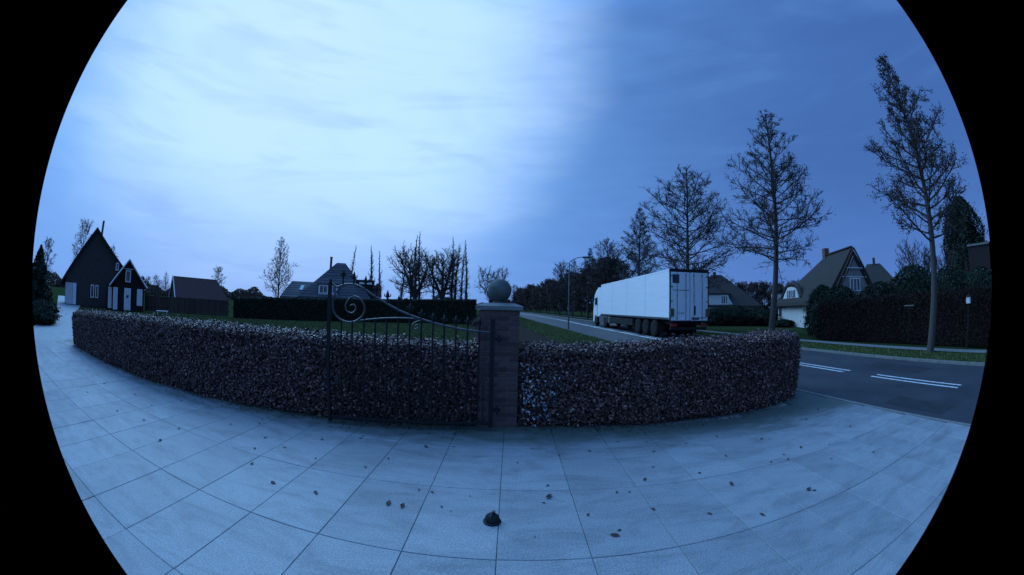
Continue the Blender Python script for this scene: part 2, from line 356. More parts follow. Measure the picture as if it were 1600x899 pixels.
grass('grass', lambda x, y: (xf(y)+.14 < x < xf(y)+3.1), 10, 17, 2, 40, 26000, .08, 'dark grass of the verge on the far side of the road')

# ------------------------------------------------------------------ hedges
def hedge(name, path, width, hts, n, leaf, leafm, corem, label, cat='hedge', group=None, seed=1, rag=.045, stems=0, sides=('f', 't', 'b', 'e')):
    rg = np.random.default_rng(seed); t = empty(name, (path[0][0], path[0][1], 0), 0, label, cat, group)
    o = np.array([path[0][0], path[0][1]]); Pp = np.array(path, float)-o
    seg = np.diff(Pp, axis=0); L_ = np.hypot(*seg.T); cum = np.concatenate([[0], np.cumsum(L_)]); tot = cum[-1]
    H = np.array(hts, float)
    if H.ndim == 0: H = np.full(len(Pp), float(H))
    def at(s):
        x = np.interp(s, cum, Pp[:, 0]); y = np.interp(s, cum, Pp[:, 1]); h = np.interp(s, cum, H)
        e = .12; tx = np.interp(s+e, cum, Pp[:, 0])-np.interp(s-e, cum, Pp[:, 0]); ty = np.interp(s+e, cum, Pp[:, 1])-np.interp(s-e, cum, Pp[:, 1])
        l = np.hypot(tx, ty)+1e-9; return x, y, h, tx/l, ty/l
    hm = H.mean(); A = {'f': tot*hm, 't': tot*width*1.4, 'b': tot*hm*.4, 'e': width*hm*2}
    SA = sum(A[k_] for k_ in sides); P = []; Nn = []
    lump = lambda s, z: .6*np.sin(s*2.1+seed)*np.sin(z*3.1+s*.7)+.4*np.sin(s*5.3+z*4+2*seed)
    for k_ in sides:
        m = int(n*A[k_]/SA); s = rg.uniform(0, tot, m); 
        if k_ == 'e': s = np.where(rg.random(m) < .5, 0., tot)
        x, y, h, tx, ty = at(s); dep = rg.exponential(.03, m)
        if k_ in 'fb':
            sg = 1 if k_ == 'f' else -1; u = rg.uniform(0, 1, m)**.85
            z = .02+u*h; w = width/2+.03*lump(s, z)-dep-np.maximum(0, z-h+.12)*.5+rg.normal(0, rag*.5, m)
            nx, ny = sg*ty, -sg*tx; P.append(np.column_stack([x+nx*w, y+ny*w, z])); Nn.append(np.column_stack([nx, ny, np.full(m, .35)]))
        elif k_ == 't':
            w = rg.uniform(-.5, .5, m)*width; z = h+.02*lump(s, w*5)-dep+np.abs(rg.normal(0, rag, m))-(np.abs(w)/(width/2))**4*.07
            P.append(np.column_stack([x+ty*w, y-tx*w, z])); Nn.append(np.column_stack([w*0, w*0, w*0+1]))
        else:
            sg = np.where(s > tot/2, 1, -1); w = rg.uniform(-.5, .5, m)*width; z = .02+rg.random(m)*h; q = .02*lump(w*5, z)-dep
            P.append(np.column_stack([x+ty*w+tx*sg*q, y-tx*w+ty*sg*q, z])); Nn.append(np.column_stack([tx*sg, ty*sg, np.full(m, .3)]))
    P = np.vstack(P); Nn = np.vstack(Nn)
    V, F = leaves(P, leaf, rg, Nn, .75)
    link('foliage', npmesh('foliage', V, F, leafm), t, kind='stuff')
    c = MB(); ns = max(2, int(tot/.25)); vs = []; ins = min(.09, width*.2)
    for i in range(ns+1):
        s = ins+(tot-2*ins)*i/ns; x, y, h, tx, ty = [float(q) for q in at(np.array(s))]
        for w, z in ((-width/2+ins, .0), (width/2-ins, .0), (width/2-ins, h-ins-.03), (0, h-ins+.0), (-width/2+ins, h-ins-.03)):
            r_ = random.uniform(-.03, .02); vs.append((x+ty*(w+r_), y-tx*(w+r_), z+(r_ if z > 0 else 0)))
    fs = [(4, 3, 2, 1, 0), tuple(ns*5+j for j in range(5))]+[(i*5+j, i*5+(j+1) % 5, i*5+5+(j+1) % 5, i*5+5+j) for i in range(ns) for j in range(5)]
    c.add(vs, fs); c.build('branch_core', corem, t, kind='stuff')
    if stems:
        b = MB()
        for _ in range(stems):
            s = rg.uniform(0, tot); x, y, h, tx, ty = [float(q) for q in at(np.array(s))]; w = width/2-rg.uniform(.0, .09); r1 = rg.normal(0, .05)
            nx, ny = ty, -tx; b.tube([(x+nx*(w-.05), y+ny*(w-.05), 0), (x+nx*w+tx*r1, y+ny*w+ty*r1, h*.35), (x+nx*(w-.02)+tx*r1*2.4, y+ny*(w-.02)+ty*r1*2.4, h*rg.uniform(.5, 1.04))], [.011, .008, .003], 4)
        b.build('stems', M['twig'], t, kind='stuff')
    return t
# front line known; path is the middle of the hedge (width .72): offset .36 behind the front
hedge('clipped_hedge', [(-11.5, 4.42), (-9, 4.36), (-6.5, 4.38), (-4.5, 4.52), (-2.5, 4.66), (-.452, 4.82)], .72, [.84, .95, 1.04, 1.07, 1.05, .99], 165000, .043, M['beech'], M['beech_core'],
      'long clipped purple-brown beech hedge running left from the brick pillar', seed=2, stems=260)
hedge('clipped_hedge', [(.125, 4.90), (1.5, 4.91), (2.6, 4.95), (4.0, 5.12), (4.95, 5.38), (5.33, 5.80), (5.25, 6.6)], .72, [.97, 1.01, 1.07, 1.10, 1.11, 1.10, 1.08], 110000, .043, M['beech'], M['beech_core'],
      'shorter clipped beech hedge between the brick pillar and the road', seed=5, stems=220)

pr_ = np.random.default_rng(14); n_p = 170
Pp_ = np.column_stack([.16+np.abs(pr_.normal(0, .26, n_p)), 4.50-pr_.uniform(0, .03, n_p), np.clip(pr_.normal(.42, .2, n_p), .03, .95)])
V_, F_ = leaves(Pp_, .038, pr_, np.array([[0, -1, .5]]), .7)
pv = empty('pale_leaves', (0, 0, 0), 0, 'patch of glossy pale leaves in the hedge just right of the pillar foot', 'plant')  # separate pale leaves and thin stems set into the hedge front
link('foliage', npmesh('foliage', V_, F_, M['paleleaf']), pv, kind='stuff')
sm_ = MB()
for x_ in (.2, .34, .5): sm_.tube([(x_, 4.56, 0), (x_+.03, 4.54, .4), (x_-.02, 4.55, .8)], [.008, .006, .003], 4)
sm_.build('stems', M['twig'], pv)

# ------------------------------------------------------------------ brick pillar with stone ball
px0, px1, py0 = -.44, .100, 4.50; pw = px1-px0
pil = empty('gate_pillar', ((px0+px1)/2, py0+pw/2, 0), R(3), 'square brick gate pillar topped by a stone cap and a round stone ball', 'pillar')
MB().box(-pw/2+.012, pw/2-.012, -pw/2+.012, pw/2-.012, -.02, 1.53).build('mortar_core', M['mortar'], pil)
bh = .054; jt = .0105; c_ = 0; z = .0; courses = 23; pitch = 1.53/courses
bl = (pw-jt)/2-.0
br_l = MB().box(-bl/2, bl/2, -.05, .05, 0, pitch-jt, .004).mesh('brick', M['brick'])
br_h = MB().box(-(bl/2-jt)/2, (bl/2-jt)/2, -.05, .05, 0, pitch-jt, .004).mesh('brick', M['brick'])
for k_ in range(courses):
    zz = k_*pitch+.001
    for face in range(4):
        cs, sn = math.cos(face*math.pi/2), math.sin(face*math.pi/2)
        if k_ % 2 == 0: items = [(-pw/4, br_l), (pw/4, br_l)]
        else: items = [(-pw/2+bl/4, br_h), (0, br_l), (pw/2-bl/4, br_h)]
        for x, me in items:
            y = -pw/2+.05+random.uniform(-.002, .002)
            if abs(x) > pw/3 and face % 2: continue
            if face % 2 and k_ % 2 == 0: x *= .86
            o = link('brick', me, pil, (x*cs-y*sn, x*sn+y*cs, zz), (0, 0, face*math.pi/2))
cap = MB(); cw = pw/2+.040
cap.add([(-cw, -cw, 1.535), (cw, -cw, 1.535), (cw, cw, 1.535), (-cw, cw, 1.535), (-cw, -cw, 1.585), (cw, -cw, 1.585), (cw, cw, 1.585), (-cw, cw, 1.585), (-.2, -.2, 1.625), (.2, -.2, 1.625), (.2, .2, 1.625), (-.2, .2, 1.625)],
        [(0, 3, 2, 1), (0, 1, 5, 4), (1, 2, 6, 5), (2, 3, 7, 6), (3, 0, 4, 7), (4, 5, 9, 8), (5, 6, 10, 9), (6, 7, 11, 10), (7, 4, 8, 11), (8, 9, 10, 11)])
cap.build('cap_stone', M['concrete'], pil)
prof = [(.085, 1.62), (.095, 1.632), (.08, 1.645)]+[(.165*math.sin(a), 1.80-.165*math.cos(a)) for a in np.linspace(.42, math.pi-.02, 22)]
MB().lathe(prof, 40).build('stone_ball', M['stone'], pil, smooth=True)

# ------------------------------------------------------------------ wrought-iron gate (local x along the leaf, z up)
g0 = Vector((-2.33, 4.13, 0)); g1 = Vector((-.21, 4.34, 0))
gate = empty('iron_gate', g0, math.atan2(g1.y-g0.y, g1.x-g0.x), 'black wrought-iron gate leaf with a big scroll, folded open against the hedge', 'gate')
W = 2.13
def catmull(p, n=6):
    p = [p[0]]+list(p)+[p[-1]]; o = []
    for i in range(1, len(p)-2):
        for j in range(n):
            t = j/n; a, b, c, d = [np.array(q, float) for q in p[i-1:i+3]]
            o.append(tuple(.5*((2*b)+(-a+c)*t+(2*a-5*b+4*c-d)*t*t+(-a+3*b-3*c+d)*t**3)))
    o.append(tuple(p[-2])); return o
def flat(path, r=.014, n=6, name='scroll'):
    pts = [(s, 0, z) for s, z in path]; return MB().tube(pts, r, n).build(name, M['iron_lit'], gate, smooth=True)
MB().box(.008, .046, -.019, .019, .03, 1.80, .004).build('stile', M['iron'], gate)
MB().box(W-.045, W+.01, -.026, .026, .05, 1.43, .004).build('stile', M['iron'], gate)
s_ = MB(); s_.lathe([(.018, 1.80), (.030, 1.815), (.016, 1.825), (.022, 1.845), (.003, 1.875)], 12, (.027, 0, 0)); s_.build('stile_cap', M['iron'], gate, smooth=True)
curve = catmull([(.055, 1.80), (.12, 1.76), (.20, 1.785), (.3, 1.80), (.43, 1.775), (.6, 1.675), (.79, 1.57), (1.0, 1.47), (1.26, 1.385), (1.52, 1.32), (1.82, 1.27), (W-.03, 1.25)])
flat(curve, .014, 8, 'top_rail')
spir = catmull([(.43, 1.775), (.30, 1.80), (.17, 1.755), (.085, 1.63), (.085, 1.46), (.19, 1.35), (.34, 1.325), (.47, 1.40), (.50, 1.52), (.44, 1.62), (.36, 1.65)])
flat(spir, .012, 8, 'scroll')
flat(catmull([(.36, 1.65), (.30, 1.62), (.25, 1.54), (.27, 1.46), (.34, 1.44), (.385, 1.49), (.36, 1.545), (.31, 1.53)]), .011, 7, 'inner_scroll')
flat(catmull([(.34, 1.325), (.48, 1.355), (.70, 1.385), (.95, 1.40), (1.22, 1.395)]), .010, 6, 'lower_rail')
flat(catmull([(1.26, 1.385), (1.16, 1.36), (1.11, 1.31), (1.14, 1.27), (1.185, 1.285), (1.18, 1.32), (1.15, 1.315)]), .008, 6, 'small_scroll')
for z0 in (.08,): MB().box(.055, W-.045, -.018, .018, z0, z0+.032, .003).build('cross_rail', M['iron'], gate)
bars = [(.20, 1.99), (.345, 1.96), (.50, 1.91), (.645, 1.82), (.79, 1.74), (.935, 1.68), (1.08, 1.59), (1.225, 1.52), (1.37, 1.48), (1.51, 1.46), (1.655, 1.45), (1.80, 1.44), (1.945, 1.44)]
def top_at(s):
    xs = [c[0] for c in curve]; zs = [c[1] for c in curve]; return float(np.interp(s, xs, zs))
fin = MB(); fin.lathe([(.007, -.05), (.017, -.035), (.008, -.02), (.024, .0), (.017, .03), (.002, .075)], 10)
for sg in (-1, 1): fin.tube([(0, 0, -.03), (sg*.018, 0, -.008), (sg*.036, 0, -.004), (sg*.040, 0, .018), (sg*.03, 0, .026)], [.007, .008, .008, .006, .003], 6)
fin_me = fin.mesh('finial', M['iron'], True)
for s, zt in bars:
    lo = 1.34+.06*min(1, s) if s < 1.1 else top_at(s)
    if s < .5: lo = 1.345
    MB().tube([(s, 0, .09), (s, 0, lo)], .012, 8).build('picket', M['iron'], gate)
    MB().tube([(s, 0, top_at(s)), (s, 0, zt-.075)], .010, 8).build('finial_stem', M['iron'], gate)
    link('finial', fin_me, gate, (s, 0, zt-.07))
for s in np.arange(.127, 2.05, .145):
    MB().tube([(s, 0, .09), (s, 0, .60), (s, 0, .66)], [.006, .006, .001], 6).build('dog_bar', M['iron'], gate)
for z0 in (.25, 1.15): MB().box(W, W+.10, -.012, .012, z0, z0+.04).box(W+.05, W+.075, -.02, .02, z0-.03, z0+.07).build('hinge', M['iron'], gate)

# ------------------------------------------------------------------ gate stop on the drive
gs = empty('gate_stop', (-.10, 2.34, 0), R(-10), 'round dark iron gate stop bolted to the slabs in the foreground', 'gate stop')
MB().lathe([(.078, 0), (.078, .008), (.070, .014)], 28).build('base_flange', M['iron'], gs, smooth=True)
MB().lathe([(.060, .012), (.064, .03), (.058, .055), (.040, .074), (.012, .083)], 28).build('dome', M['truckdark'], gs, smooth=True)
MB().box(-.009, -.001, -.058, .055, .04, .088, .002).build('steel_strip', M['galv'], gs)
MB().add([(.002, -.02, .078), (.002, .03, .078), (.016, .03, .10), (.016, -.01, .115), (.010, -.02, .078), (.010, .03, .078), (.024, .03, .10), (.024, -.01, .115)], [(0, 1, 2, 3), (4, 7, 6, 5), (0, 4, 5, 1), (1, 5, 6, 2), (2, 6, 7, 3), (3, 7, 4, 0)]).build('catch', M['truckdark'], gs)

gs.scale = (.85, .85, .85)
# ------------------------------------------------------------------ fallen leaves on the drive
def leaf_mesh(seed):
    rg = random.Random(seed); n = 11; pts = []
    for i in range(n):
        a = 2*math.pi*i/n; r_ = .5*(1-.35*abs(math.sin(a)))*rg.uniform(.75, 1.15); pts.append((math.cos(a)*r_, math.sin(a)*r_*.75, .10*abs(math.sin(a))+rg.uniform(0, .16)+.10*math.cos(a)**2))
    b = MB(); b.add([(0, 0, .02)]+pts, [(0, i+1, (i+1) % n+1) for i in range(n)]); b.tube([(.35, 0, .05), (.75, .06, .10)], .018, 4)
    return b.mesh('fallen_leaf', M['fallen'])
lm = [leaf_mesh(i) for i in range(7)]
LV = [(-2.72, 3.28, .075), (-2.35, 3.15, .06), (-2.62, 2.95, .07), (-2.4, 2.62, .08), (-1.98, 2.40, .11), (-1.55, 2.42, .10), (-.92, 2.46, .12), (-.80, 2.45, .10), (-.50, 2.5, .05), (-.62, 2.72, .06), (-.74, 2.74, .05),
      (.36, 2.92, .06), (.35, 2.72, .12), (.30, 2.62, .05), (.62, 2.42, .06), (.75, 2.12, .11), (.80, 2.18, .06), (.94, 2.75, .06), (1.05, 2.74, .05), (1.27, 2.95, .09), (1.45, 3.2, .05), (1.15, 2.42, .07), (1.62, 3.6, .07), (2.35, 3.25, .07),
      (2.02, 2.62, .11), (1.85, 2.95, .07), (1.56, 2.22, .07), (1.95, 2.02, .08), (2.62, 2.15, .12), (2.66, 2.10, .07), (2.72, 2.88, .06), (2.95, 2.85, .08), (3.0, 2.98, .06), (3.35, 3.05, .10), (3.75, 2.9, .06), (3.1, 3.55, .09), (3.2, 3.5, .05), (3.4, 2.55, .06),
      (2.1, 3.75, .06), (2.6, 3.85, .07), (-.9, 3.7, .10), (-1.7, 3.75, .07), (-1.2, 3.3, .06), (-.6, 3.75, .05), (.9, 3.7, .07), (.1, 3.4, .05), (.55, 3.6, .05), (-3.4, 3.4, .07), (-3.8, 2.8, .08), (-3.1, 3.65, .07), (-3.65, 2.35, .10), (-4.4, 2.6, .08), (-5.0, 2.45, .09),
      (-4.9, 3.1, .07), (-5.6, 3.2, .08), (-6.6, 3.0, .09), (-7.8, 3.1, .09), (-6.2, 2.4, .08), (4.3, 3.9, .08), (4.6, 3.2, .09), (4.9, 4.2, .10), (3.9, 4.1, .07), (4.0, 2.3, .08), (-1.35, 3.05, .06), (-1.9, 3.05, .06), (-2.1, 3.55, .07), (1.3, 3.95, .05), (.2, 2.15, .03), (-.3, 2.7, .03), (-.42, 2.45, .025)]
for i, (x, y, s) in enumerate(LV):
    o = link('fallen_leaf', lm[i % 7], None, (x, y, .001), (0, 0, random.uniform(0, 6.28))); s *= .66; o.scale = (s, s, s*random.uniform(.5, .9))
    special = {6: 'largest left-hand dead leaf of the pair left of the iron gate stop', 7: 'right-hand dead leaf of the pair left of the iron gate stop', 12: 'large dark dead leaf just right of and beyond the iron gate stop', 15: 'large dead leaf nearest the camera, right of the iron gate stop', 24: 'large flat dead leaf in the right part of the drive'}
    tag(o, special.get(i, 'dry curled brown leaf lying loose on the grey slabs'), 'leaf', 'fallen leaves scattered over the driveway')

lr_ = np.random.default_rng(31); nl_ = 1500
lx = np.concatenate([lr_.uniform(-11.2, -.5, 900), lr_.uniform(.2, 5.2, 600)])
fy = np.interp(lx, [-11.5, -9, -6.5, -4.5, -2.5, -.42, .13, 2.6, 3.9, 4.75, 5.3], [4.06, 4.0, 4.02, 4.15, 4.29, 4.45, 4.53, 4.58, 4.76, 5.05, 5.3])
ly = fy-lr_.exponential(.09, nl_)
V_, F_ = leaves(np.column_stack([lx, ly, np.full(nl_, .010)]), .034, lr_, np.array([[0, 0, 1.]]), .25)
tag(link('leaf_litter', npmesh('leaf_litter', V_, F_, M['fallen'])), 'thin litter of dead beech leaves along the foot of the hedges', 'leaf litter', kind='stuff')
# ------------------------------------------------------------------ trees
def tubes_np(lines, name, m):
    """lines: list of (pts Nx3, radii N, sides)"""
    V = []; F = []; o = 0
    for p, r_, n in lines:
        p = np.asarray(p, float); t = np.gradient(p, axis=0); t /= np.linalg.norm(t, axis=1)[:, None]+1e-9
        ref = np.array([.3, .2, .93]) if abs(t[0, 2]) < .9 else np.array([1, .1, 0.])
        u = np.cross(t, ref); u /= np.linalg.norm(u, axis=1)[:, None]+1e-9; w = np.cross(t, u)
        a = np.linspace(0, 2*np.pi, n, endpoint=False); r_ = np.asarray(r_)[:, None, None]
        ring = p[:, None, :]+(u[:, None, :]*np.cos(a)[None, :, None]+w[:, None, :]*np.sin(a)[None, :, None])*r_
        V.append(ring.reshape(-1, 3)); k_ = len(p)
        i = np.arange(k_-1)[:, None]*n; j = np.arange(n)[None, :]; j2 = (j+1) % n
        F.append(np.stack([i+j, i+j2, i+n+j2, i+n+j], -1).reshape(-1, 4)+o); o += k_*n
    return npmesh(name, np.vstack(V), np.vstack(F), m, True)
def tree_meshes(seed, h, rad, base, nlat=46, ang=(75, 35), sub=7, subsub=5, buds=2, budm='twig', bud=.05, r0=None, leader=True, shape='ovate', wob=.009, tw=.006, lat_curve=.35, forks=1):
    rg = np.random.default_rng(seed); r0 = r0 or h*.013; trunk = []; twigs = []; B = []
    def path(p, d, L_, n, curl, jit):
        pts = [np.array(p)]; d = np.array(d, float); d /= np.linalg.norm(d)
        for i in range(n):
            d = d+np.array([0, 0, curl/n])+rg.normal(0, jit, 3); d /= np.linalg.norm(d); pts.append(pts[-1]+d*L_/n)
        return np.array(pts)
    def grow(p0, d0, H, rr, bs):
        n = 12; tp = path(p0, d0, H, n, .1, wob); trunk.append((tp, rr*np.linspace(1, .12, n+1)**.9, 8))
        az = rg.uniform(0, 6.28)
        for i in range(nlat):
            f = bs+(1-bs)*((i+rg.random()*.6)/nlat); q = (f-bs)/(1-bs)
            if shape == 'ovate': env = (min(1, .80+q*1.0)*(1-q)**.72)*1.08+.06
            elif shape == 'round': env = math.sqrt(max(0, 1-(2*q-.75)**2/1.6))+.05
            elif shape == 'column': env = .8*(1-q)**.5+.12
            else: env = .95*math.sqrt(max(0, 1-q*q))+.1
            L_ = rad*env*rg.uniform(.72, 1.12); az += 2.4+rg.normal(0, .3)
            el = R(90-(ang[0]*(1-q)+ang[1]*q)); pp = tp[0]*0+np.array([np.interp(f*n, np.arange(n+1), tp[:, k_]) for k_ in range(3)])
            d = (math.cos(az)*math.cos(el), math.sin(az)*math.cos(el), math.sin(el)); nb = 7
            lp = path(pp, d, L_, nb, lat_curve, .07); lr = max(.012, rr*.30*(L_/rad)**.8)*np.linspace(1, .22, nb+1)
            (trunk if L_ > rad*.45 else twigs).append((lp, lr, 4))
            ns = max(2, int(sub*L_/rad+.5))
            for j in range(ns):
                g = .22+.78*(j+rg.random()*.7)/ns; pj = np.array([np.interp(g*nb, np.arange(nb+1), lp[:, k_]) for k_ in range(3)])
                td = lp[min(nb, int(g*nb)+1)]-lp[int(min(g*nb, nb-1))]; td /= np.linalg.norm(td)+1e-9
                dj = td+rg.normal(0, .75, 3)+np.array([0, 0, .15]); L2 = L_*.42*(1.15-g*.6)*rg.uniform(.6, 1.2)
                sp_ = path(pj, dj, L2, 4, .3, .14); twigs.append((sp_, np.linspace(tw*1.9, tw*.9, 5), 3))
                for m_ in range(subsub):
                    g2 = rg.uniform(.25, 1); pk = np.array([np.interp(g2*4, np.arange(5), sp_[:, k_]) for k_ in range(3)])
                    dk = (sp_[-1]-sp_[0])/(L2+1e-6)+rg.normal(0, .8, 3); L3 = max(.16, L2*.42*rg.uniform(.5, 1.2)); tp3 = path(pk, dk, L3, 2, .25, .15)
                    twigs.append((tp3, np.linspace(tw, tw*.55, 3), 3))
                    for _ in range(buds): B.append(tp3[rg.integers(1, 3)]+rg.normal(0, bud*.8, 3))
    if forks == 1: grow((0, 0, -.05), (0, 0, 1), h, r0, base)
    else:
        st = path((0, 0, -.05), (0, 0, 1), h*base, 4, 0, .03); trunk.append((st, np.linspace(r0, r0*.8, 5), 8))
        for k_ in range(forks):
            a = 2*math.pi*k_/forks+rg.random(); grow(st[-1]-[0, 0, .05], (math.cos(a)*.42, math.sin(a)*.42, 1), h*(1-base)*rg.uniform(.82, 1.02), r0*.6, .12)
    me_t = tubes_np(trunk, 'trunk', M['bark']); me_w = tubes_np(twigs, 'crown', M['twig'])
    me_b = None
    if B:
        Vb, Fb = leaves(np.array(B), bud, rg, None, 1, .7); me_b = npmesh('leaves', Vb, Fb, M[budm])
    return me_t, me_w, me_b
def put_tree(name, meshes, loc, rz, sc, label, group=None, cat='tree', lean=0):
    t = empty(name, loc, rz, label, cat, group)
    if lean: t.rotation_euler = (Matrix.Rotation(R(lean), 3, Vector((loc[0], loc[1], 0)).normalized()) @ Matrix.Rotation(rz, 3, 'Z')).to_euler()
    t.scale = (sc[0], sc[0], sc[1]) if isinstance(sc, tuple) else (sc,)*3
    link('trunk', meshes[0], t); c = link('crown', meshes[1], t)
    if meshes[2]: link('leaf_clusters', meshes[2], c, kind='stuff')
    return t
alder = [tree_meshes(11, 14, 3.5, .31, 66, (88, 38), 14, 7, 2, 'twig', .075, tw=.012), tree_meshes(23, 14, 3.9, .24, 64, (88, 40), 14, 7, 2, 'twig', .075, tw=.013, shape='dome'), tree_meshes(37, 14, 2.8, .34, 60, (76, 36), 14, 7, 3, 'twig', .08, tw=.011)]
GR = 'bare trees in a row along the far side of the road'
put_tree('bare_tree', alder[2], (15.1, 6.35, 0), R(200), (1.05, .845), 'nearest and right-most bare street tree, in front of the tall brown hedge', GR, lean=3.2)
put_tree('bare_tree', alder[0], (14.9, 17.15, 0), R(40), (1.12, .985), 'tall bare street tree standing alone right of the truck', GR, lean=5.5)
put_tree('bare_tree', alder[1], (14.5, 27.3, 0), R(120), (1.2, .93), 'broad bare street tree rising behind the rear of the trailer', GR, lean=1.8)
put_tree('bare_tree', alder[2], (14.1, 37.7, 0), R(10), (1.1, .93), 'slim bare street tree rising behind the middle of the trailer', GR)
for i, y in enumerate((48, 58, 68, 79)):
    put_tree('bare_tree', alder[(i+1) % 3], (xf(y)+2.9, y, 0), R(77*i), (.95, .80+.05*(i % 2)), ['bare street tree rising above the front of the trailer', 'bare street tree rising behind the truck cab', 'bare street tree just left of the truck cab', 'farthest bare street tree, above the dense brown row'][i], GR)
# dense brown-leaved row further down the road
dense = [tree_meshes(s, 8.2, 3.3, .13, 34, (78, 35), 7, 4, 10, 'brownleaf', .26, shape='round', tw=.012, r0=.17) for s in (51, 52)]
for i, y in enumerate(np.arange(50, 158, 6.3)):
    x = xf(y)+4.4+(i % 2)*.5+max(0, (y-70)*.02)
    put_tree('brown_tree', dense[i % 2], (x, y, 0), R(61*i), (1.05, 1.0+.10*math.sin(i*1.7)), 'dense low tree with withered brown leaves, in the row beyond the truck', 'dense brown trees along the road beyond the truck')
small = tree_meshes(61, 9, 2.6, .2, 30, (60, 30), 6, 4, 3, 'brownleaf', .16, tw=.014, shape='round')
for i, (az, d, s) in enumerate(((-1.3, 150, 1.2), (.4, 165, 1.3), (1.5, 150, 1.1), (2.6, 175, 1.3), (3.3, 190, 1.2))):
    put_tree('small_tree', small, polar(az, d), R(50*i), s, 'small faint tree far down the road just right of the pillar', 'distant trees at the end of the road')
# left background trees
birch = tree_meshes(71, 9.5, 3.3, .12, 56, (56, 26), 9, 6, 1, 'twig', .07, tw=.014)
put_tree('birch_tree', birch, polar(-37.0, 50), R(30), 1.0, 'thin bare birch standing left of the slate-roofed house')
poplar = [tree_meshes(s, 15, 2.3, .12, 34, (20, 8), 9, 3, 0, 'twig', .05, tw=.02, r0=.24, shape='column', wob=.035, lat_curve=.6) for s in (81, 82)]
PG = 'tall thin poplars behind the far hedge'
PL = [(-26.6, 66, .80, 'thin poplar top rising behind the roof of the slate-roofed house'), (-23.1, 62, .66, 'left-most of the thin poplars right of the slate-roofed house'), (-22.2, 64, .78, 'second thin poplar right of the slate-roofed house'), (-21.4, 61, .70, 'third thin poplar right of the slate-roofed house'),
      (-18.1, 64, .78, 'single thin poplar left of the dark forked oak'), (-16.4, 62, .92, 'tall poplar rising through the left of the dark oak'), (-15.1, 62, .94, 'tall poplar rising through the right of the dark oak'), (-12.9, 64, .72, 'short thin poplar between the oak and the poplar clump'),
      (-9.9, 60, .92, 'left-most poplar of the dense clump left of the pillar'), (-9.3, 61, .84, 'second poplar of the dense clump left of the pillar'), (-8.5, 60, .76, 'third poplar of the dense clump left of the pillar'), (-7.6, 61, .88, 'right-most poplar of the dense clump left of the pillar')]
for i, (az, d, s, lb) in enumerate(PL): put_tree('poplar_tree', poplar[i % 2], polar(az, d), R(97*i), (s*1.1, s), lb, PG)
oak = tree_meshes(91, 8.0, 3.0, .26, 18, (76, 34), 9, 4, 1, 'twig', .08, tw=.017, forks=4, r0=.42, shape='round', lat_curve=.15)
put_tree('oak_tree', oak, polar(-15.8, 56), 0, 1.25, 'dark spreading bare oak with a thick trunk behind the far hedge')
put_tree('oak_tree', oak, polar(-11.4, 60), R(140), 1.3, 'lighter spreading bare oak beside the poplar clump')
round_t = tree_meshes(95, 8, 3.0, .22, 20, (70, 30), 8, 4, 1, 'twig', .08, tw=.018, shape='round', forks=3, r0=.22)
put_tree('bare_tree', round_t, polar(-3.2, 66), 0, 1.1, 'round bare tree directly behind the stone ball of the pillar')
put_tree('bare_tree', round_t, polar(-65.8, 47), R(40), .72, 'bare tree showing over the right slope of the black barn')
put_tree('bare_tree', tree_meshes(97, 8, 2.4, .2, 34, (55, 25), 8, 5, 2, 'brownleaf', .10, tw=.012, shape='round'), polar(-69.2, 44), 0, .92, 'bushy bare tree behind the left slope of the black barn')
put_tree('bare_tree', small, polar(-46.3, 60), 0, .62, 'round tree with brown leaves behind the small red-roofed barn')
put_tree('bare_tree', birch, polar(-54.6, 62), R(80), .48, 'little upright tree left of the small red-roofed barn')
for i, (az, d, s) in enumerate(((-75.8, 40, .55), (-57.4, 70, .42), (-56.2, 72, .46), (-55.6, 70, .38))):
    put_tree('small_tree', small, polar(az, d), R(33*i), s, ['small tree between the conifer and the black barn', 'first low tree right of the black barn', 'second low tree right of the black barn', 'third low tree right of the black barn'][i])
# right background
for i, (az, d, s, lb) in enumerate(((34.6, 90, .95, 'left-most wooded tree between the two thatched houses'), (36.4, 92, 1.0, 'second wooded tree between the two thatched houses'), (38.2, 90, .98, 'third wooded tree between the two thatched houses'), (40.0, 92, 1.0, 'fourth wooded tree between the two thatched houses'),
        (42.2, 88, .92, 'wooded tree right of the tall street tree, behind the hip roof'), (44.4, 86, .95, 'wooded tree showing above the hip of the large thatched house'))):
    put_tree('woodland_tree', dense[i % 2], polar(az, d), R(70*i), s*.92, lb, 'woodland trees between the thatched houses')
put_tree('bare_tree', round_t, polar(64.5, 38), R(30), .86, 'bare tree behind the shrubs right of the dark far house')
put_tree('bare_tree', round_t, polar(69.0, 40), R(100), .80, 'bare tree behind the nearest street tree trunk')

